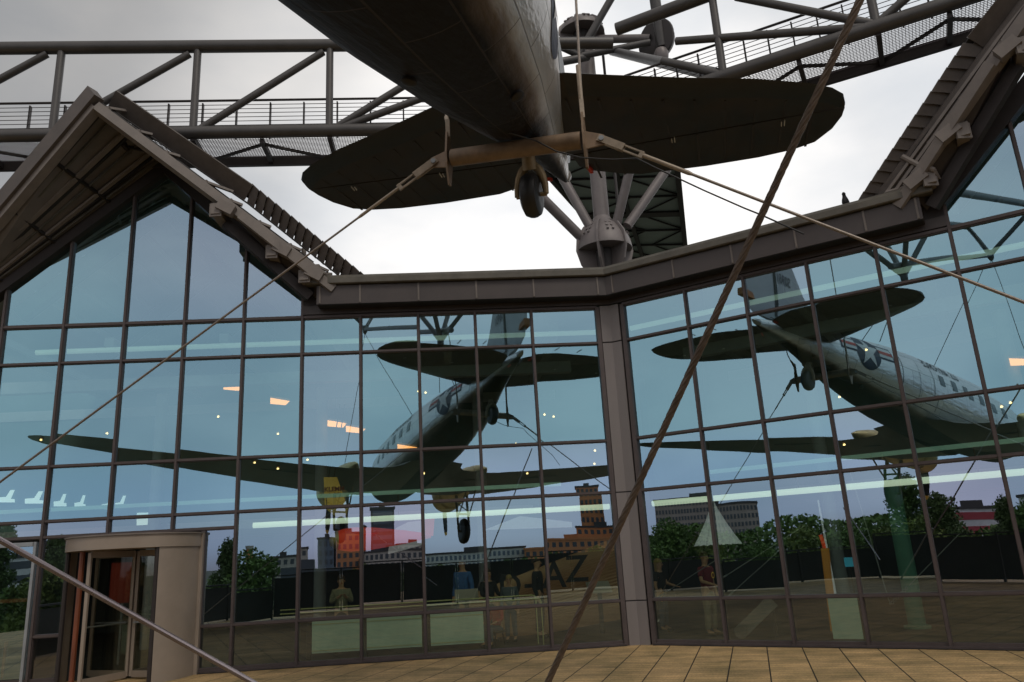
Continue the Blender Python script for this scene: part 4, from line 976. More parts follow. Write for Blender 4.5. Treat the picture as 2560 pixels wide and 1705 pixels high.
# ------------------------------------------------------------------ sling bar, guys, hangers
bL, bR = V((-.60, 8.39, 6.62)), V((.93, 7.99, 6.53))
dB_ = (bR-bL).normalized()
t = thing('sling_bar', (bL+bR)/2, 'brown painted steel tube slung below the tail of the aircraft', 'sling bar')
mb = MB(); mb.tube([bL, bR], .105, 24); mb.build('tube', 'bar', t)
for q, s_ in ((bL, -1), (bR, 1)):
    up_ = V((0, 0, 1))
    mb = MB(); o_ = q+dB_*s_*.03; c_ = dB_.cross(V((0, 0, 1))).normalized()
    mb.prism([o_+c_*.05+up_*.34, o_-c_*.05+up_*.34, o_-c_*.10+up_*.05, o_-c_*.10-up_*.1, o_-c_*.03-up_*.36, o_+c_*.03-up_*.36, o_+c_*.10-up_*.1, o_+c_*.10+up_*.05], dB_*.025*s_); mb.build('end_plate', 'bar', t, smooth=False)
    mb = MB(); mb.prism([o_+dB_*s_*.02+up_*.11-c_*.012, o_+dB_*s_*.24+up_*.03-c_*.012, o_+dB_*s_*.24-up_*.09-c_*.012, o_+dB_*s_*.02-up_*.12-c_*.012], c_*.024); mb.build('lug', 'bar', t, smooth=False)
def guy(name, p0, p1, r, lab, m_, fit=True, grp=None, cat='guy rod'):
    t = thing(name, p0, lab, cat, grp); d_ = (p1-p0).normalized(); s0 = p0
    c_ = d_.cross(V((0, 0, 1))).normalized(); u_ = c_.cross(d_)
    if fit:
        for k in (-1, 1):
            mb = MB(); mb.bar(p0+c_*k*.028, p0+d_*.34+c_*k*.028, .014, .085, up=u_); mb.build('clevis', 'fitting', t, smooth=False)
        mb = MB(); mb.lathe(p0+d_*.05-c_*.05, c_, [(0, .03), (.10, .03)], 12); mb.build('pin', 'alu_frame', t)
        for k in (-1, 1):
            mb = MB(); mb.bar(p0+d_*.30+u_*k*.03, p0+d_*.56+u_*k*.03, .03, .018, up=u_); mb.build('turnbuckle', 'fitting', t, smooth=False)
        mb = MB(); mb.bar(p0+d_*.28, p0+d_*.33, .04, .08, up=u_); mb.bar(p0+d_*.54, p0+d_*.59, .04, .08, up=u_); mb.build('turnbuckle_end', 'fitting', t, smooth=False)
        mb = MB(); mb.tube([p0+d_*.57, p0+d_*.60, p0+d_*1.15, p0+d_*1.2], [r*1.2, r*1.55, r*1.55, r], 10); mb.build('swage', 'fitting', t)
        s0 = p0+d_*1.1
    mb = MB(); mb.tube([s0, p1], r, 10); mb.build('rod', m_, t)
    return t
gl = V((-5.515, 8.199, 3.0)); pL = bL-dB_*.20; e_ = pL+(gl-pL)*1.83
guy('guy_rod', pL, e_, .0125, 'thin guy rod running from the sling bar down to the lower left', 'cable', cat='guy rod')
gr_ = V((4.72, 6.8, 3.94)); pR = bR+dB_*.20; e2 = pR+(gr_-pR)*2.5
guy('guy_rod', pR, e2, .016, 'thin guy rod running from the sling bar down to the right', 'cable', cat='guy rod')
# vertical hangers to the truss above
N1, N2 = V((-.88, 2.15, 10.94)), V((-4.42, -9.34, 14.65))
def line_thing(name, pts, r, m_, lab, cat, grp=None, part='wire', n=8):
    t = thing(name, pts[0], lab, cat, grp); mb = MB(); mb.tube(pts, r, n); mb.build(part, m_, t); return t
hR = bR+V((0, 0, .34))+dB_*.04; hL = bL+V((0, 0, .34))-dB_*.04
t = line_thing('hanger_cable', [hR, hR+(at_y(1440, 0, 8.02)-hR)*2.2], .016, 'cable', 'upright hanger cable holding the right end of the sling bar', 'cable', None, 'wire')
mb = MB(); mb.bar(hR-V((0, 0, .06)), hR+V((0, 0, .18)), .05, .06); mb.build('shackle', 'fitting', t, smooth=False)
mb = MB(); mb.tube([hR+V((0, 0, .15)), hR+V((0, 0, .65))], .028, 10); mb.build('swage', 'fitting', t)
t = line_thing('hanger_cable', [hL, hL+(at_y(1113, 268, 8.6)-hL)*1.0, V((-1.2, 8.3, 11.5))], .016, 'cable', 'upright hanger cable holding the left end of the sling bar', 'cable', None, 'wire')
mb = MB(); mb.bar(hL-V((0, 0, .06)), hL+V((0, 0, .18)), .05, .06); mb.build('shackle', 'fitting', t, smooth=False)
mb = MB(); mb.tube([hL+V((0, 0, .15)), hL+(at_y(1113, 268, 8.6)-hL)*.6], .028, 10); mb.build('swage', 'fitting', t)
# slack electric cable
pts = [aw((-15.4, .05, -.50)), at_y(1340, 352, 8.0), at_y(1390, 378, 7.9), at_y(1450, 394, 7.85), at_y(1530, 399, 7.8), at_y(1592, 396, 7.75), at_y(1640, 420, 7.65), at_y(1760, 476, 7.5), at_y(1860, 520, 7.35), at_y(1900, 536, 7.3), at_y(2010, 585, 7.05)]
line_thing('electric_cable', pts, .009, 'black_cable', 'slack black electric cable looping from the tail along the right guy rod', 'cable')
# thick twisted rope and steel tension rod close to the camera
a = at_y(2150, 0, 3.55); b = at_y(1370, 1705, 5.6); d_ = b-a
t = thing('wire_rope', b+d_*.12, 'thick twisted brown wire rope running up to the upper right, nearest the viewer', 'wire rope')
mb = MB(); p0, p1 = a-d_*.35, b+d_*.16
ax = (p1-p0); Lr = ax.length; ax.normalize(); x_ = ax.cross(V((0, 0, 1))).normalized(); y_ = ax.cross(x_)
for k in range(6):
    ph = 2*PI*k/6; pts = []
    nseg = 150
    for i in range(nseg+1):
        s_ = Lr*i/nseg; th = ph+s_*2*PI/.42; pts.append(p0+ax*s_+(x_*math.cos(th)+y_*math.sin(th))*.0125)
    mb.tube(pts, .0105, 6)
mb.build('strands', 'rope', t)
a = at_y(0, 1350, 4.3); b = at_y(630, 1705, 5.0); d_ = b-a
guy('tension_rod', b+d_*.25, a-d_*.7, .017, 'bright steel tension rod crossing the lower left corner in front of the door', 'rod', fit=False, cat='tension rod')
# ------------------------------------------------------------------ tubular steel footbridges
def footbridge(lab, c0, c1, hb, far0, far1, top_off, verts, diags, extra=(), posts=24, rail_h=.95, ext=0.0):
    """c0,c1: two image points on the near lower chord; hb: its height; far0, far1: far deck edge"""
    p, q = at_z(*c0, hb), at_z(*c1, hb); f0, f1 = at_z(*far0, hb-.12), at_z(*far1, hb-.12)
    d = (q-p).normalized(); L_ = (q-p).length
    nrm = V((-d.y, d.x, 0))
    if nrm.dot(p) < 0: nrm = -nrm
    wdt = max(.6, min(3.0, (f0-p).dot(nrm)))
    wd2 = max(.6, min(3.0, (f1-q).dot(nrm))); wdt = (wdt+wd2)/2
    t = thing('footbridge', (p+q)/2, lab, 'footbridge')
    vp = lambda u, v: at_vp(u, v, p, q)
    a, b = p-d*ext, q+d*ext
    mb = MB(); mb.tube([a, b], .145, 16); mb.build('lower_chord', 'steel', t)
    H = vp(*top_off).z-hb if top_off else 2.6
    mb = MB(); mb.tube([a+V((0, 0, H)), b+V((0, 0, H))], .145, 16); mb.build('upper_chord', 'steel', t)
    for u, v in verts:
        x = vp(u, v); x.z = hb
        mb = MB(); mb.tube([x, x+V((0, 0, H))], .085, 12); mb.build('upright', 'steel', t)
        mb = MB(); mb.bar(x-V((0, 0, .12)), x+nrm*wdt-V((0, 0, .2)), .09, .16); mb.build('deck_beam', 'frame_dark', t, smooth=False)
    for (u0, v0), (u1, v1) in diags:
        x, y = vp(u0, v0), vp(u1, v1)
        mb = MB(); mb.tube([x, y], .085, 12); mb.build('diagonal', 'steel', t)
    # deck of bar grating
    mb = MB(); mb.bar(a+nrm*wdt-V((0, 0, .18)), b+nrm*wdt-V((0, 0, .18)), .09, .24); mb.build('edge_beam', 'frame_dark', t, smooth=False)
    mb = MB(); L2_ = (b-a).length; n = int(L2_/.06)
    for k in range(n):
        x = a+d*(k*.06)
        mb.bar(x+nrm*.12-V((0, 0, .08)), x+nrm*wdt-V((0, 0, .08)), .008, .015)
    nn = int(wdt/.055)
    for k in range(1, nn): mb.bar(a+nrm*(k*.055)-V((0, 0, .095)), b+nrm*(k*.055)-V((0, 0, .095)), .007, .012)
    o = mb.build('deck_grating', 'grating', t, smooth=False)
    # slim bracing under the deck
    for k in range(len(verts)-1):
        x, y = vp(*verts[k]), vp(*verts[k+1]); x.z = y.z = hb-.2
        m_ = (x+y)/2
        mb = MB(); mb.bar(x+nrm*wdt*.95, m_+nrm*.2, .05, .06); mb.build('deck_brace', 'frame_dark', t, smooth=False)
        mb = MB(); mb.bar(m_+nrm*.2, y+nrm*wdt*.95, .05, .06); mb.build('deck_brace', 'frame_dark', t, smooth=False)
        mb = MB(); mb.bar(m_+nrm*.05, m_+nrm*wdt, .09, .12); mb.build('deck_beam', 'frame_dark', t, smooth=False)
    # railing on the far side of the near chord
    o_ = nrm*.22
    mb = MB(); mb.tube([a+o_+V((0, 0, rail_h)), b+o_+V((0, 0, rail_h))], .028, 8); mb.build('handrail', 'frame_dark', t)
    mb = MB(); mb.tube([a+o_+V((0, 0, .26)), b+o_+V((0, 0, .26))], .022, 8); mb.build('knee_rail', 'frame_dark', t)
    for k in range(8):
        if k in (1,): pass
        z = .10+k*.105
        mb = MB(); mb.tube([a+o_+V((0, 0, z)), b+o_+V((0, 0, z))], .0085, 5); mb.build('railing_wire', 'frame_dark', t)
    for k in range(posts):
        x = a+(b-a)*((k+.4)/posts)+o_*1.3
        mb = MB(); mb.bar(x, x+V((0, 0, rail_h-.04)), .085, .03, up=d); mb.build('railing_post', 'frame_dark', t, smooth=False)
    return t, p, q, d, nrm, H, vp
MT['deckpanel'] = mat('grey_green_deck_panel', (.26, .31, .29), .5, 0, .2, .6)
MT['pigeon'] = mat('pigeon_feathers', (.03, .03, .033), .6, 0, .3, 20)
MT['grating'] = mat('steel_grating', (.14, .12, .14), .5, .3, .2, 3)
HB = 11.4
fbL = footbridge('grey tubular footbridge crossing the sky behind the left gable', (0, 340), (900, 325), HB, (0, 405), (900, 398), (450, 117),
    [(-245, 340), (130, 338), (482, 333), (823, 327), (1165, 322)],
    [((-245, 330), (118, 135)), ((135, 325), (474, 135)), ((497, 325), (808, 130)), ((842, 318), (1160, 122)), ((842, 323), (1180, 200))], posts=26, ext=6)
fbR = footbridge('grey tubular footbridge rising to the upper right behind the tail', (1821, 187), (2400, 0), HB, (2065, 199), (2402, 84), (1650, 33),
    [(1809, 190), (2192, 66), (2560, -55)],
    [((2192, 62), (1840, -8)), ((2192, 66), (1690, 103)), ((1809, 188), (1655, 152)), ((2192, 60), (2420, -140))], posts=18, ext=2.3)
# ------------------------------------------------------------------ mast with gusset hubs
def hub_gusset(par, c, r, h, nplates, m_='mast'):
    """cast node: solid bolted upper bowl, ring shelf, recessed lower half between gusset plates"""
    g = sub('gusset_hub', par, c)
    for k in range(nplates):
        a = 2*PI*k/nplates+.18; d_ = V((math.cos(a), math.sin(a), 0)); n_ = V((-math.sin(a), math.cos(a), 0))*.035
        pts = [c+V((0, 0, -h))+d_*.05, c+V((0, 0, -h))+d_*r*.55, c+V((0, 0, -h*.55))+d_*r*.86, c+V((0, 0, -.05))+d_*r, c+V((0, 0, h*.4))+d_*r*.95, c+V((0, 0, h*.8))+d_*r*.70, c+V((0, 0, h))+d_*r*.35, c+V((0, 0, h))+d_*.05]
        mb = MB(); mb.prism([p-n_ for p in pts], n_*2); mb.build('gusset_plate', m_, g, smooth=False)
    mb = MB(); mb.lathe(c, (0, 0, 1), [(-.03, .2), (-.03, r*.93), (.03, r*.93), (h*.40, r*.84), (h*.75, r*.62), (h*.98, r*.36), (h*1.15, .29)], 28); mb.build('bowl', m_, g)
    for k in range(nplates):
        for j in range(6):
            a = 2*PI*(k+.5)/nplates+.18+(.11 if j % 2 else -.11); z = h*(.42+.16*(j//2)); rr = r*(.84-.40*(j//2)*.32+(.0 if j // 2 else 0))-.015
            d_ = V((math.cos(a), math.sin(a), 0)); mb = MB(); mb.lathe(c+d_*(rr-.02)+V((0, 0, z)), (d_+V((0, 0, .7))).normalized(), [(0, .045), (.075, .045), (.08, .02)], 8); mb.build('bolt', m_, g)
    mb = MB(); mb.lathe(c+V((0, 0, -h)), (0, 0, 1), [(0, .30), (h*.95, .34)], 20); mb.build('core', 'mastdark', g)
    return g
YM = 24.0
hb0 = at_y(1512, 628, YM); top = at_y(1462, 88, YM)
top.x = hb0.x; 
mast = thing('steel_mast', (hb0.x, YM, 8.1), 'pale grey steel mast with spreading tubular struts standing on the roof behind the folded corner', 'mast')
mb = MB(); mb.tube([V((hb0.x, YM, 8.0)), V((hb0.x, YM, 20.5))], .27, 24); mb.build('column', 'mast', mast)
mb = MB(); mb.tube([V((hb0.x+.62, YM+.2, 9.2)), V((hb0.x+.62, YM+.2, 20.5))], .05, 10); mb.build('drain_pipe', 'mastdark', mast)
hub_gusset(mast, V((hb0.x, YM, hb0.z+.05)), .98, 1.0, 6)
hz = at_y(1462, 95, YM).z
hub_gusset(mast, V((hb0.x-.1, YM, hz+.18)), .88, .55, 6)
# leaning disc node to the right of the upper hub
n2 = at_y(1640, 100, 23.2)
dn = sub('disc_node', mast, n2); axd = V((.72, .62, .12)).normalized()
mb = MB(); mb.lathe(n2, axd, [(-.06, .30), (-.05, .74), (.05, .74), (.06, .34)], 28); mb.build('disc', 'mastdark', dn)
mb = MB(); mb.lathe(n2+axd*.06, axd, [(0, .70), (.22, .60), (.36, .3)], 28); mb.build('boss', 'mast', dn)
mb = MB(); x_ = at_y(1655, 150, 23.0); mb.lathe(x_, (0, 0, 1), [(-.2, .10), (0, .22), (.25, .26), (.4, .2)], 14); mb.build('lug', 'mast', dn)
c0 = V((hb0.x, YM, hb0.z+.55))
def strut(p, q, r=.155, m_='mast', nm='strut'):
    mb = MB(); mb.tube([p, q], r, 16); mb.build(nm, m_, mast)
for u0, v0, u1, v1, y1, r in ((1452, 592, 1330, 470, 23.0, .17), (1478, 572, 1390, 415, 24.2, .16), (1540, 565, 1578, 410, 23.2, .155), (1568, 565, 1690, 390, 24.3, .16)):
    a = at_y(u0, v0, 23.9); b = at_y(u1, v1, y1); strut(a, a+(b-a)*2.0, r)
hn = V((hb0.x, YM, hz))
for u0, v0, u1, v1, y0, y1, r, m_ in ((1490, 98, 1625, 96, 23.9, 23.3, .15, 'mast'), (1445, 140, 1532, -10, 23.2, 22.8, .13, 'steel'), (1450, 140, 1390, 112, 23.2, 22.7, .11, 'steel'), (1470, 142, 1395, 156, 23.3, 22.9, .14, 'steel'), (1452, 140, 1625, 106, 23.2, 23.0, .12, 'steel'),
        (1655, 118, 1636, -10, 23.1, 22.8, .19, 'steel'), (1530, 128, 1795, 188, 24, fbR[1].y+.2, .15, 'steel'), (1395, 118, 1460, 105, 23.7, 24, .15, 'mast')):
    a, b = at_y(u0, v0, y0), at_y(u1, v1, y1); e = 1.0 if v1 > 0 else 1.5
    strut(a, a+(b-a)*e, r, m_)
# ------------------------------------------------------------------ glazed lattice deck behind the mast
hz2 = 17.0
A0, A1 = at_z(1374, 437, hz2), at_z(1605, 700, hz2); B0, B1 = at_z(1695, 440, hz2), at_z(1722, 700, hz2)
M0, M1 = at_z(1568, 484, hz2), at_z(1625, 700, hz2)
A0 = A0+(A0-A1)*.25; B0 = B0+(B0-B1)*.3
t = thing('lattice_deck', (A0+B0)/2, 'dark grey green panelled deck with black lattice seen from below behind the mast', 'deck')
mb = MB(); mb.prism([A0, B0, B1, A1], (0, 0, .06)); mb.build('panel', 'deckpanel', t, smooth=False)
for p, q, w_ in ((A0, A1, .20), (B0, B1, .24), (A0+(B0-A0)*.56, M1, .2)):
    mb = MB(); mb.bar(p-V((0, 0, .10)), q-V((0, 0, .10)), w_, .18); mb.build('main_beam', 'frame_dark', t, smooth=False)
nb = 9
for k in range(nb+1):
    f = k/nb; p, q = A0+(A1-A0)*f, B0+(B1-B0)*f; m_ = p+(q-p)*.56
    mb = MB(); mb.bar(p-V((0, 0, .06)), q-V((0, 0, .06)), .5 if k == 4 else .08, .08); mb.build('cross_beam', 'frame_dark', t, smooth=False)
    if k < nb:
        g = (k+1)/nb; p2, q2 = A0+(A1-A0)*g, B0+(B1-B0)*g; m2 = p2+(q2-p2)*.56
        for x, y in (((m_, q2), (m2, q))[k % 2], ((p, m2), (p2, m_))[k % 2]):
            mb = MB(); mb.bar(x-V((0, 0, .05)), y-V((0, 0, .05)), .05, .06); mb.build('lattice_bar', 'frame_dark', t, smooth=False)
# ------------------------------------------------------------------ truss that carries the aircraft (overhead, seen mirrored)
t = thing('suspension_truss', (N1+N2)/2+V((0, 0, 2)), 'overhead tubular truss carrying the aircraft, seen mirrored at the top of the glass', 'truss')
ax = (N2-N1); up3 = V((0, 0, 2.6)); sd3 = V((1, -.3, 0)).normalized()*1.5
T0, T1 = N1+V((.9, 3.0, 2.2)), N2+V((-.6, -2.5, 2.6))
for o_ in (-1, 1):
    mb = MB(); mb.tube([T0+sd3*o_, T1+sd3*o_], .16, 12); mb.build('upper_chord', 'steel', t)
for nd in (N1, N2):
    for dx in (-1.2, 1.2):
        for o_ in (-1, 1):
            f = ((nd-N1).length+dx*1.3)/ax.length; q = T0+(T1-T0)*min(1, max(0, f+.16))+sd3*o_
            mb = MB(); mb.tube([nd, q], .10, 10); mb.build('web_tube', 'steel', t)
    mb = MB(); mb.lathe(nd-V((0, 0, .28)), (0, 0, 1), [(0, .06), (.12, .13), (.4, .15), (.5, .1)], 14); mb.build('hanger_lug', 'steel', t)
mb = MB(); mb.tube([N1+V((.4, 1.2, .1)), N2], .11, 10); mb.build('lower_chord', 'steel', t)
for k, (nd, tgt) in enumerate(((N1, (-12.5, .35, 1.25)), (N1, (-12.5, -.35, 1.25)), (N2, (-4.2, 2.6, -.3)), (N2, (-4.2, -2.6, -.3)))):
    line_thing('suspension_cable', [nd-V((0, 0, .25)), aw(tgt)], .014, 'black_cable', ['slim cable from the overhead truss to the upper fuselage, left strand', 'slim cable from the overhead truss to the upper fuselage, right strand', 'slim cable from the far truss node to the left engine', 'slim cable from the far truss node to the right engine'][k], 'cable')

# ------------------------------------------------------------------ pigeon on the parapet
q = WB.P(5.35, .1, 8.16)
t = thing('pigeon', q, 'dark pigeon perched on the right parapet capping', 'bird')
me = bpy.data.meshes.new('body'); 
mb = MB(); fwd = V((-.5, -.86, 0)); 
prof = [(-.17, .012, -.05), (-.12, .035, -.03), (-.05, .062, .0), (.02, .072, .03), (.07, .060, .07), (.095, .04, .115), (.105, .033, .15), (.125, .036, .172), (.15, .026, .178), (.163, .010, .176), (.178, .004, .172)]
sdv = V((-fwd.y, fwd.x, 0)); rg = []
for d_, r_, z in prof:
    rg.append([q+fwd*d_+V((0, 0, .13+z))+(sdv*math.cos(2*PI*j/12)+V((0, 0, 1))*math.sin(2*PI*j/12)+fwd*(-.4*math.sin(2*PI*j/12) if d_ > .05 and d_ < .12 else 0))*r_ for j in range(12)])
mb.rings(rg); mb.build('body', 'pigeon', t)
for s_ in (-1, 1):
    mb = MB(); mb.tube([q+sdv*s_*.025+V((0, 0, .09)), q+sdv*s_*.028+V((0, 0, .005)), q+sdv*s_*.028+fwd*.03+V((0, 0, .004))], .006, 6); mb.build('leg', 'redcover', t)
mb = MB(); mb.prism([q-fwd*.14+V((0, 0, .10))+sdv*.02, q-fwd*.14+V((0, 0, .10))-sdv*.02, q-fwd*.27+V((0, 0, .04))-sdv*.035, q-fwd*.27+V((0, 0, .04))+sdv*.035], (0, 0, .01)); mb.build('tail', 'pigeon', t, smooth=False)

# ------------------------------------------------------------------ terrace edge: fence and railing (mirrored in the glass)
edge = [V((-12.0, 11, 0)), V((-10.9, 3.5, 0)), V((-8.0, -2.6, 0)), V((26, -3.8, 0))]
def fence_run(p, q, h, solid, lab, grp):
    d = (q-p); n = max(1, int(d.length/2.5)); u = d.normalized()
    t = thing('terrace_fence', (p+q)/2, lab, 'fence', grp)
    for k in range(n):
        a, b = p+d*(k/n), p+d*((k+1)/n)
        mb = MB(); mb.bar(a, a+V((0, 0, h+.05)), .08, .08); mb.build('post', 'fence', t, smooth=False)
        mb = MB(); mb.bar(a+u*.06+V((0, 0, h*.52)), b-u*.06+V((0, 0, h*.52)), .03, h*.94); mb.build('panel', 'fence', t, smooth=False)
    mb = MB(); mb.bar(p+V((0, 0, h+.08)), q+V((0, 0, h+.08)), .09, .05); mb.build('top_rail', 'frame_dark', t, smooth=False)
fence_run(edge[0], edge[1], 1.2, True, 'low black fence along the far left terrace edge, mirrored in the right glass', 'terrace edge fences')
fence_run(edge[1], edge[2], 1.25, True, 'low black fence at the slanting terrace corner, mirrored in the right glass', 'terrace edge fences')
fence_run(edge[2], edge[3], 1.72, True, 'tall black fence along the rear terrace edge, mirrored in the left glass', 'terrace edge fences')

# ------------------------------------------------------------------ trees
def leaf_cloud(seed, n, rx, rz, m_, name, par, lumps=7):
    rr = random.Random(seed); mb = MB(); cs = []
    for k in range(lumps):
        a = rr.uniform(0, 2*PI); z = rr.uniform(-.85, .80)*rz; r_ = rr.uniform(.1, .66)*rx*math.sqrt(max(.08, 1-(z/rz)**2))
        cs.append((V((math.cos(a)*r_, math.sin(a)*r_, z)), rr.uniform(.30, .46)*rx))
    for k in range(n):
        c, r_ = cs[rr.randrange(lumps)]
        d_ = V((rr.gauss(0, 1), rr.gauss(0, 1), rr.gauss(0, 1))).normalized()*r_*rr.uniform(.55, 1.05)
        p = c+d_; s_ = rr.uniform(.16, .34)*min(rx, 3)*.24
        x = V((rr.gauss(0, 1), rr.gauss(0, 1), rr.gauss(0, 1))).normalized(); y = x.cross(V((rr.gauss(0, 1), rr.gauss(0, 1), rr.gauss(0, 1)))).normalized()
        mb.poly([p-x*s_, p+y*s_*.6, p+x*s_, p-y*s_*.6])
    return mb.build(name, m_, par, smooth=False, recalc=False, local=True)
protos = []
def make_tree(kind, seed):
    t = thing('park_tree', (0, 0, 0), 'x', 'tree')
    H_, rx, rz = ((6.6, 4.2, 5.0), (8.4, 2.5, 6.4), (5.4, 4.0, 4.0))[kind]
    mb = MB(); mb.tube([(0, 0, 0), (.1, 0, H_*.3), (0, .1, H_*.62), (.05, 0, H_)], [.34, .27, .2, .06], 9)
    tr = mb.build('trunk', 'bark', t, local=True)
    rr = random.Random(seed)
    for k in range(5):
        a = 2*PI*k/5+rr.uniform(-.3, .3); z = H_*rr.uniform(.45, .75)
        mb = MB(); mb.tube([(0, 0, z), (math.cos(a)*rx*.35, math.sin(a)*rx*.35, z+rz*.25), (math.cos(a)*rx*.7, math.sin(a)*rx*.7, z+rz*.45)], [.13, .08, .03], 6); mb.build('limb', 'bark', t, local=True)
    o = leaf_cloud(seed+1, 7000, rx, rz, 'leaf%d' % (kind if kind < 3 else 2), 'crown', t, 14+6*(kind == 1)); o.location = (0, 0, H_)
    return t
def copy_tree(o, parent=None):
    c = o.copy(); C.objects.link(c)
    if parent is not None: c.parent = parent
    for ch in o.children: copy_tree(ch, c)
    return c
tp = [make_tree(0, 11), make_tree(1, 23), make_tree(2, 37)]
# (x, y, top height above terrace, kind, label)
TR = [(-61, -31, 5.0, 0, 'broad dark tree beside the folded corner, mirrored left of the parachute'), (-65, -27, 4.2, 2, 'lower round tree at the left edge of the mirrored park'),
      (-57, -36, 2.7, 2, 'bushy tree mirrored just below the white parachute'), (-54, -39.5, 2.4, 0, 'wide low tree mirrored right of the parachute'), (-51, -42, 2.9, 2, 'mid green tree mirrored left of the orange post'),
      (-47.5, -45.5, 2.6, 0, 'rounded tree mirrored behind the orange post'), (-44.8, -47.5, 2.2, 2, 'low tree mirrored right of the blue notice'), (-42.3, -49, 8.4, 1, 'tall slender tree mirrored behind the green column'),
      (-40, -51.5, 2.3, 2, 'low tree mirrored right of the green column'), (-37.5, -53, 1.8, 2, 'yellowish low tree mirrored below the white apartments'), (-35, -54.5, 6.0, 1, 'dark tall tree mirrored beside the red and white apartments'),
      (-32.5, -55, 4.6, 0, 'dense dark tree mirrored at the right edge of the park'), (-29.5, -57, 4.0, 0, 'broad tree mirrored beyond the right edge'), (-70, -20, 3.2, 0, 'outlying tree mirrored behind the corner pillar'),
      (-18.2, -42.2, 5.2, 1, 'slim tall tree mirrored right of the revolving door'), (-16.3, -42.8, 4.6, 0, 'wider tree mirrored right of the revolving door'), (-31.2, -39.8, 6.2, 1, 'tall tree mirrored left of the revolving door'), (-33.5, -39, 3.0, 2, 'low tree mirrored at the far left entrance'),
      (30, -62, 3.2, 2, 'round olive tree mirrored above the corrugated fuselage'), (37, -61, 3.0, 0, 'olive tree mirrored near the folded corner'), (2, -66, 1.6, 2, 'low shrubby tree mirrored in the middle of the left glass'), (-8, -66, 1.4, 2, 'low shrubby tree mirrored behind the man with the camera'), (10, -66, 1.7, 0, 'low broad tree mirrored below the office grid'), (20, -66, 1.8, 2, 'low tree mirrored below the office grid, right part')]
rr = random.Random(5); used = set()
for x, y, zt, kd, lab in TR:
    o = tp[kd] if kd not in used else copy_tree(tp[kd]); used.add(kd)
    full = (11.8, 15.0, 9.6)[kd]; s_ = (zt+9)/full
    o.location = (x, y, -9); o.scale = (s_*rr.uniform(.9, 1.1),)*2+(s_,); o.rotation_euler = (0, 0, rr.uniform(0, 6))
    tag(o, lab, 'tree', 'park trees behind the terrace')
rr = random.Random(77); mb = MB()
for k in range(40000):
    az = R(rr.uniform(-78, -26) if k % 3 else rr.uniform(-30, 50)); dd = rr.uniform(70, 82) if az < R(-28) else rr.uniform(84, 112)
    hmax = 2.9+.9*math.sin(az*13)+.6*math.sin(az*41)+(1.2 if az < R(-52) else 0)
    if az > R(-30): hmax -= 2.6
    q = V((math.sin(az)*dd, -math.cos(az)*dd, rr.uniform(-6.5, hmax))); s_ = rr.uniform(.22, .5)
    x = V((rr.gauss(0, 1), rr.gauss(0, 1), rr.gauss(0, 1))).normalized(); y = x.cross(V((rr.gauss(0, 1), rr.gauss(0, 1), rr.gauss(0, 1)))).normalized()
    mb.poly([q-x*s_, q+y*s_*.6, q+x*s_, q-y*s_*.6])
tag(mb.build('distant_wood', 'leaf0', None, smooth=False, recalc=False), 'continuous dark green wood behind the park trees', 'wood', None, 'stuff')
# ------------------------------------------------------------------ city blocks behind the park
def building(name, lab, a, b, depth, ztop, wall_m, band_m, storeys, bays=0, roof=None, cat='building', zbot=-9, storey_h=3.2, roof_m='parapet'):
    a, b = V((a[0], a[1], 0)), V((b[0], b[1], 0)); d = (b-a); u = d.normalized(); n = V((-u.y, u.x, 0))
    if n.dot(a) > 0: n = -n                 # n points away from the terrace
    n = n if n.dot(a) < 0 else -n
    back = n if (a+n).length > a.length else -n
    fr = -back
    t = thing(name, (a+b)/2+V((0, 0, zbot)), lab, cat)
    mb = MB(); mb.prism([a+V((0, 0, zbot)), b+V((0, 0, zbot)), b+back*depth+V((0, 0, zbot)), a+back*depth+V((0, 0, zbot))], (0, 0, ztop-zbot)); mb.build('walls', wall_m, t, smooth=False)
    mb = MB(); mb.prism([a-u*.4+fr*.4+V((0, 0, ztop)), b+u*.4+fr*.4+V((0, 0, ztop)), b+u*.4+back*(depth+.4)+V((0, 0, ztop)), a-u*.4+back*(depth+.4)+V((0, 0, ztop))], (0, 0, .7)); mb.build('roof', roof_m, t, smooth=False)
    for k in range(storeys):
        z1 = ztop-.8-k*storey_h; z0 = z1-storey_h*.55
        mb = MB()
        if bays == 0:
            mb.bar(a+u*.8+fr*.06+V((0, 0, (z0+z1)/2)), b-u*.8+fr*.06+V((0, 0, (z0+z1)/2)), .12, z1-z0, up=(0, 0, 1))
        else:
            for j in range(bays):
                c = a+d*((j+.5)/bays)+fr*.06+V((0, 0, (z0+z1)/2)); w_ = d.length/bays*.55
                mb.bar(c-u*w_/2, c+u*w_/2, .12, z1-z0)
        mb.build('window_row', band_m, t, smooth=False)
    mb = MB(); c = (a+b)/2+back*depth*.5; mb.box(c+V((0, 0, ztop+1.3)), d.length*.25, depth*.3, 1.8, math.atan2(u.y, u.x)); mb.build('roof_plant', roof_m, t, smooth=False)
    return t
for nm, c in (('brick', (.60, .22, .08)), ('paleconcrete', (.60, .58, .52)), ('brownslab', (.34, .26, .22)), ('whitewash', (.62, .60, .58)), ('slate', (.07, .075, .085)), ('bluegrey', (.13, .16, .20)), ('orange', (.60, .24, .10)), ('sandstone', (.46, .40, .34)), ('redpanel', (.36, .05, .06)), ('tealpanel', (.10, .26, .26))):
    MT[nm] = mat(nm+'_facade', c, .7, 0, .15, .2)
MT['pigeon'] = mat('pigeon_feathers', (.03, .03, .033), .6, 0, .3, 20)
building('brick_tower', 'orange brick office tower mirrored beside the folded corner', (66.5, -276), (75.5, -274), 14, 26, 'brick', 'slate', 9, 5)
building('brick_block', 'stepped brick block at the foot of the orange tower', (63, -271), (82, -267), 12, 8.5, 'brick', 'slate', 4, 8)
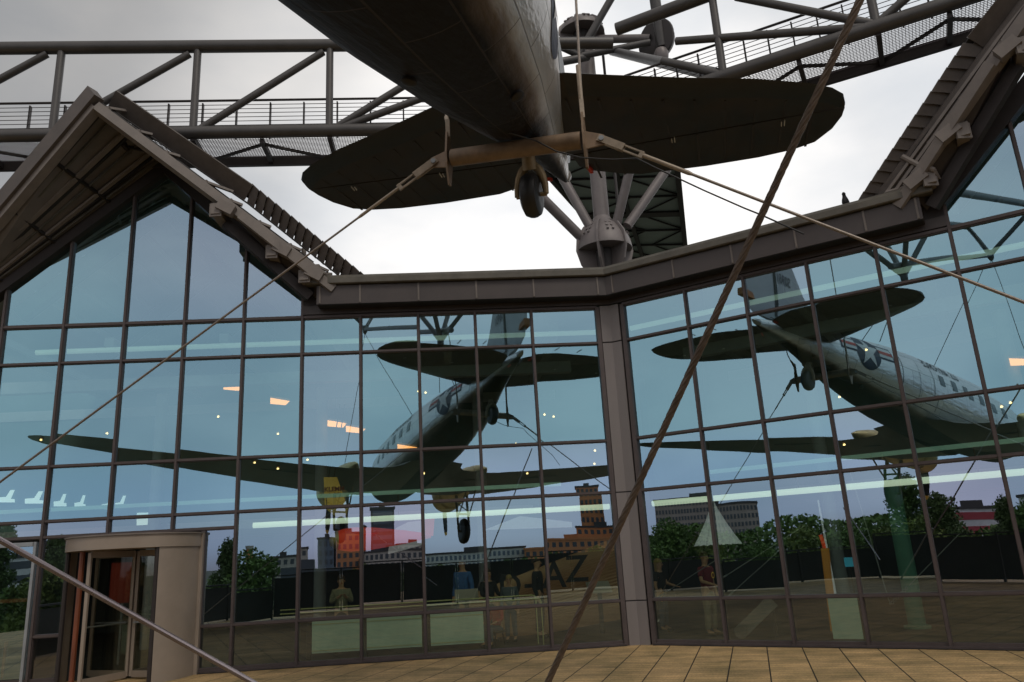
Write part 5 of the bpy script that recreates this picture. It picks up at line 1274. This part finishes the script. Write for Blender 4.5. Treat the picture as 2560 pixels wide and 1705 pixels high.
building('office_grid', 'pale office block with a regular window grid mirrored in the left glass', (6, -283), (46, -279), 16, 4.8, 'paleconcrete', 'bluegrey', 4, 22)
building('brown_roof_hall', 'long brown roofed hall mirrored beside the office grid', (44, -268), (80, -262), 20, 3.8, 'orange', 'slate', 2, 14, roof_m='brick')
building('dark_tower', 'dark glass tower mirrored behind the red aircraft', (-18, -283), (-8.5, -283.5), 14, 20, 'slate', 'bluegrey', 8, 0)
building('orange_tower', 'orange residential tower mirrored below the red aircraft', (-30, -283), (-21, -283), 14, 13.5, 'orange', 'slate', 6, 4)
building('grey_tower', 'blue grey tower mirrored left of the red aircraft', (-36.5, -282), (-31, -282), 12, 11.5, 'bluegrey', 'slate', 6, 3)
building('grey_flats', 'pale stepped flats mirrored between the yellow fin and the revolving door', (-50, -280), (-40, -281), 14, 8.5, 'sandstone', 'slate', 5, 4)
building('stone_block', 'weathered stone block mirrored above the man with the camera', (-20, -270), (4, -272), 18, 3.2, 'sandstone', 'slate', 3, 12)
building('pale_block', 'small pale block mirrored left of the office grid', (-7, -276), (5, -277), 12, 5.2, 'sandstone', 'slate', 3, 6)
building('low_hall', 'low white hall with grey roof mirrored right of the revolving door', (-27, -101.5), (-12, -103), 14, .9, 'whitewash', 'slate', 2, 16, roof_m='slate', storey_h=2.4)
building('brown_slab', 'brown slab office block mirrored behind the white parachute', (-240, -161), (-215, -189), 16, 17.5, 'brownslab', 'slate', 9, 30, storey_h=2.7)
building('white_flats', 'white and red banded apartment block mirrored at the right', (-113, -146), (-97, -156), 12, 6.9, 'whitewash', 'redpanel', 4, 0)
building('long_flats', 'long white banded apartment block mirrored at the far right', (-99, -163), (-74, -176), 12, 8.0, 'whitewash', 'slate', 3, 0)
building('teal_block', 'teal glazed block mirrored against the folded corner', (78.5, -262), (84, -261), 10, 20, 'tealpanel', 'slate', 9, 0)
# chimney
c = V((-25.4, -97, -9)); t = thing('brick_chimney', c, 'slim brick chimney mirrored right of the revolving door', 'chimney')
mb = MB(); mb.tube([c, c+V((0, 0, 15.2))], [.75, .5], 16); mb.build('shaft', 'brick', t)
mb = MB(); mb.lathe(c+V((0, 0, 15.2)), (0, 0, 1), [(0, .58), (.5, .62), (.5, .4)], 16); mb.build('cap', 'sandstone', t)
# ------------------------------------------------------------------ visitors inside the hall
def skin_mesh(pts, edges, rad, sub_=2):
    me = bpy.data.meshes.new('skin'); me.from_pydata([tuple(p) for p in pts], edges, [])
    o = bpy.data.objects.new('skin', me); C.objects.link(o)
    m_ = o.modifiers.new('s', 'SKIN'); m_.use_smooth_shade = True
    for i, r_ in enumerate(rad):
        sv = me.skin_vertices[0].data[i]; sv.radius = (r_, r_) if not isinstance(r_, tuple) else r_; sv.use_root = (i == 0)
    s_ = o.modifiers.new('u', 'SUBSURF'); s_.levels = sub_; s_.render_levels = sub_
    dg = bpy.context.evaluated_depsgraph_get(); out = bpy.data.meshes.new_from_object(o.evaluated_get(dg))
    C.objects.unlink(o); bpy.data.objects.remove(o); bpy.data.meshes.remove(me)
    return out
def put(me, name, m_, par):
    me.name = name; me.materials.clear(); me.materials.append(MT[m_])
    for p in me.polygons: p.use_smooth = True
    o = bpy.data.objects.new(name, me); C.objects.link(o); o.parent = par; return o
def person(loc, rz, h, lab, shirt, trousers, hair, arms=('down', 'down'), skin='skin', sit=False, longhair=False, sleeves=True, emblem=None):
    t = thing('person', loc, lab, 'person'); t.rotation_euler = (0, 0, rz); k = h/1.78; t.scale = (k, k, k)
    # skeleton: y forward negative, x to the person's left
    P = []; E_ = []; Rr = []
    def add(p, r_, par=None):
        P.append(V(p)); Rr.append(r_)
        if par is not None: E_.append((par, len(P)-1))
        return len(P)-1
    hipz = .94 if not sit else .50
    pel = add((0, 0, hipz), (.15, .105)); sp = add((0, -.005, hipz+.2), (.135, .10), pel); ch = add((0, 0, hipz+.40), (.165, .115), sp); nk = add((0, .01, hipz+.545), .058, ch)
    hd0 = add((0, -.01, hipz+.62), (.062, .072), nk); hd1 = add((0, -.015, hipz+.70), (.078, .098), hd0); hd2 = add((0, -.005, hipz+.785), (.074, .09), hd1)
    hands = []
    for s_, pose in ((1, arms[0]), (-1, arms[1])):
        sh = add((s_*.185, .0, hipz+.47), .058, ch)
        if pose == 'down': el, wr = (s_*.235, .03, hipz+.19), (s_*.24, -.05, hipz-.05)
        elif pose == 'face': el, wr = (s_*.24, -.12, hipz+.25), (s_*.07, -.26, hipz+.55)
        elif pose == 'chest': el, wr = (s_*.25, -.02, hipz+.21), (s_*.10, -.24, hipz+.34)
        else: el, wr = (s_*.25, -.05, hipz+.22), (s_*.22, -.28, hipz+.16)
        e = add(el, .043, sh); w_ = add(wr, .03, e)
        dv = (V(wr)-V(el)).normalized(); sv = V((s_, 0, 0)); sv = (sv-dv*sv.dot(dv)).normalized()
        pl = add(V(wr)+dv*.06, (.034, .022), w_)
        for j in range(4):
            b = add(V(wr)+dv*.105+sv*(.026-.0175*j), .010, pl); c_ = add(P[b]+dv*(.032+.006*(1-abs(j-1.3)))+V((0, -.008, 0)), .009, b); add(P[c_]+dv*.026+V((0, -.02, -.004)), .008, c_)
        th = add(V(wr)+dv*.045-sv*.042+V((0, -.01, 0)), .011, w_); add(P[th]+dv*.035+V((0, -.02, 0)), .010, th)
    legs = []
    for s_ in (1, -1):
        if not sit:
            kn, an = (s_*.105, -.02, .50), (s_*.11, .02, .09)
        else:
            kn, an = (s_*.13, -.42, hipz+.02), (s_*.14, -.40, .09)
        hp = add((s_*.095, 0, hipz-.06), .095, pel); k_ = add(kn, .062, hp); a_ = add(an, .042, k_); add((an[0], an[1]-.15, .04), (.04, .03), a_)
        legs.append((hp, k_, a_))
    body = put(skin_mesh(P, E_, Rr), 'body', skin, t)
    # shirt
    q = []; e_ = []; r_ = []
    def ad(p, r, par=None):
        q.append(V(p)); r_.append(r)
        if par is not None: e_.append((par, len(q)-1))
        return len(q)-1
    a0 = ad((0, 0, hipz-.06), (.178, .135)); a1 = ad((0, -.005, hipz+.2), (.162, .125), a0); a2 = ad((0, 0, hipz+.40), (.188, .138), a1); a3 = ad((0, .005, hipz+.515), (.085, .08), a2)
    sh_i = [i for i, p in enumerate(P) if abs(abs(p.x)-.185) < 1e-4 and abs(p.z-(hipz+.47)) < 1e-4]
    for i in sh_i:
        b = ad(P[i], .074, a2); el = P[i+1]; wr = P[i+2]
        if sleeves: c_ = ad(el, .058, b); ad(wr-(wr-el)*.06, .046, c_)
        else: ad(P[i]+(el-P[i])*.72, .066, b)
    put(skin_mesh(q, e_, r_), 'shirt', shirt, t)
    q = []; e_ = []; r_ = []
    b0 = ad((0, 0, hipz+.05), (.165, .125)); b1 = ad((0, 0, hipz-.05), (.17, .13), b0)
    for hp, k_, a_ in legs:
        c_ = ad(P[hp], .112, b1); d_ = ad(P[k_], .082, c_); ad(P[a_]+V((0, 0, .02)), .072, d_)
    put(skin_mesh(q, e_, r_), 'trousers', trousers, t)
    for hp, k_, a_ in legs:
        mb = MB(); p = P[a_]; mb.rings([[p+V((x_, y_, z_)) for x_, y_ in ((-.045, .05), (.045, .05), (.05, -.1), (.03, -.2), (-.03, -.2), (-.05, -.1))] for z_ in (-.088, -.03)]); mb.build('shoe', 'rubber', t, local=True)
    # hair, face
    hc = V((0, .012, hipz+.765)); mb = MB(); rg = []
    for i in range(9):
        ph = PI*.56*i/8
        rg.append([hc+V((math.cos(2*PI*j/18)*.092*math.sin(ph+.02), math.sin(2*PI*j/18)*.112*math.sin(ph+.02)+.008, math.cos(ph)*.098-(.04 if math.sin(2*PI*j/18) > .1 and i > 5 else 0))) for j in range(18)])
    mb.rings(rg, True, True); mb.build('hair', hair, t, local=True)
    if longhair:
        mb = MB(); mb.rings([[V((math.cos(PI*j/10)*.098, .03+math.sin(PI*j/10)*.09, z)) for j in range(11)]+[V((math.cos(PI*j/10)*.07, .02+math.sin(PI*j/10)*.05, z)) for j in reversed(range(11))] for z in (hipz+.78, hipz+.66, hipz+.50)]); mb.build('hair', hair, t, local=True)
    for s_ in (1, -1):
        mb = MB(); mb.lathe(V((s_*.030, -.096, hipz+.725)), (0, -1, 0), [(0, .011), (.006, .009), (.008, .003)], 8); mb.build('eye', 'ink', t, local=True)
        mb = MB(); mb.lathe(V((s_*.078, .0, hipz+.705)), (s_, .2, 0), [(0, .022), (.012, .026), (.018, .012)], 10); mb.build('ear', skin, t, local=True)
    mb = MB(); mb.tube([(0, -.092, hipz+.735), (0, -.118, hipz+.692), (0, -.098, hipz+.682)], [.008, .014, .008], 8); mb.build('nose', skin, t, local=True)
    mb = MB(); mb.bar((-.024, -.096, hipz+.655), (.024, -.096, hipz+.655), .012, .009); mb.build('mouth', 'redcover', t, local=True, smooth=False)
    if emblem:
        mb = MB(); n = 20; ex_, ez, yy = .055, hipz+.33, -.150
        mb.rings([[V((ex_+math.cos(2*PI*i/n)*.055*f, yy-.004*(f < 1), ez+math.sin(2*PI*i/n)*.07*f)) for f in (.66, 1.0)] for i in range(n+1)], close=False, cap=False); mb.build('emblem', emblem, t, local=True, smooth=False)
    return t
for nm, c in (('skin', (.60, .33, .20)), ('polo_red', (.22, .022, .04)), ('khaki', (.34, .28, .19)), ('olive_jacket', (.26, .23, .15)), ('black_cloth', (.02, .02, .022)), ('blue_cloth', (.06, .15, .40)), ('denim', (.07, .09, .13)), ('blond', (.40, .26, .10)), ('brown_hair', (.06, .035, .02)), ('red_check', (.45, .05, .04)), ('grey_cloth', (.12, .13, .15))):
    MT[nm] = mat(nm+('_cloth' if nm not in ('skin', 'blond', 'brown_hair') else '_surface'), c, .8, 0, .2, 8)
def stand(u, v, wl, n):                # floor position below an image point
    p = hang_at(u, v, wl, n); return V((p.x, p.y, .02))
CAMD = lambda p, a=0: math.atan2(-p.x, p.y)*0+a
def face(p, a): return math.atan2(p.y, p.x)-PI/2+a
q = stand(1772, 1500, WB, -1.5); person(q, face(q, .9), 1.74, 'man in dark red polo shirt with yellow ring emblem and khaki trousers', 'polo_red', 'khaki', 'brown_hair', ('down', 'hold'), sleeves=False, emblem='yellow')
q = stand(1655, 1500, WB, -2.2); person(q, face(q, 1.1), 1.62, 'woman with light brown hair in black top beside the folded corner', 'black_cloth', 'denim', 'blond', ('hold', 'down'), longhair=True, sleeves=False)
q = stand(853, 1500, WA, -2.0); person(q, face(q, .1), 1.66, 'man in olive jacket raising both hands to his chest behind the left glass', 'olive_jacket', 'black_cloth', 'brown_hair', ('chest', 'chest'))
q = stand(1158, 1480, WA, -3.2); person(q, face(q, -.6), 1.9, 'tall person in bright blue shirt and jeans in the left hall', 'blue_cloth', 'denim', 'brown_hair', ('down', 'down'))
q = stand(1222, 1500, WA, -2.2); person(q, face(q, .6), 1.62, 'long haired woman in black holding both hands forward in the left hall', 'black_cloth', 'black_cloth', 'brown_hair', ('hold', 'hold'), longhair=True)
q = stand(1275, 1510, WA, -2.0); person(q, face(q, -.2), 1.45, 'fair haired child in grey standing before the corrugated fuselage', 'grey_cloth', 'denim', 'blond', ('down', 'down'))
q = stand(1346, 1490, WA, -2.4); person(q, face(q, 1.3), 1.82, 'dark clothed man in profile before the corrugated fuselage', 'black_cloth', 'black_cloth', 'brown_hair', ('down', 'down'))
q = stand(1245, 1590, WA, -1.4); person(q, face(q, -.8), 1.35, 'seated child in red checked shirt behind the handrails', 'red_check', 'denim', 'brown_hair', ('hold', 'hold'), sit=True)
sq = stand(1245, 1590, WA, -1.4)
t = thing('stool', sq, 'low black stool under the seated child', 'stool')
mb = MB(); mb.lathe(sq+V((0, 0, .26)), (0, 0, 1), [(0, .17), (.05, .17)], 16); mb.build('seat', 'blackish', t)
for k in range(3):
    a = 2*PI*k/3; mb = MB(); mb.tube([sq+V((math.cos(a)*.10, math.sin(a)*.10, .26)), sq+V((math.cos(a)*.15, math.sin(a)*.15, 0))], .015, 8); mb.build('leg', 'blackish', t)
q = stand(1150, 1535, WA, -2.1); q2 = stand(1545, 1500, WA, -2.0)
for c, lab in ((stand(1168, 1535, WA, -2.4), 'slanted pale information desk in front of the blue shirted visitor'), (stand(1500, 1500, WA, -2.4), 'slanted pale information desk beside the folded corner')):
    t = thing('information_desk', c, lab, 'desk')
    mb = MB(); mb.hexa([c+DA*.28+NA*.2+V((0, 0, .92)), c-DA*.28+NA*.2+V((0, 0, .92)), c-DA*.28-NA*.25+V((0, 0, 1.14)), c+DA*.28-NA*.25+V((0, 0, 1.14)), c+DA*.28+NA*.2+V((0, 0, .95)), c-DA*.28+NA*.2+V((0, 0, .95)), c-DA*.28-NA*.25+V((0, 0, 1.17)), c+DA*.28-NA*.25+V((0, 0, 1.17))]); mb.build('panel', 'sandstone', t, smooth=False)
    mb = MB(); mb.bar(c, c+V((0, 0, 1.03)), .1, .06); mb.build('leg', 'blackish', t, smooth=False)
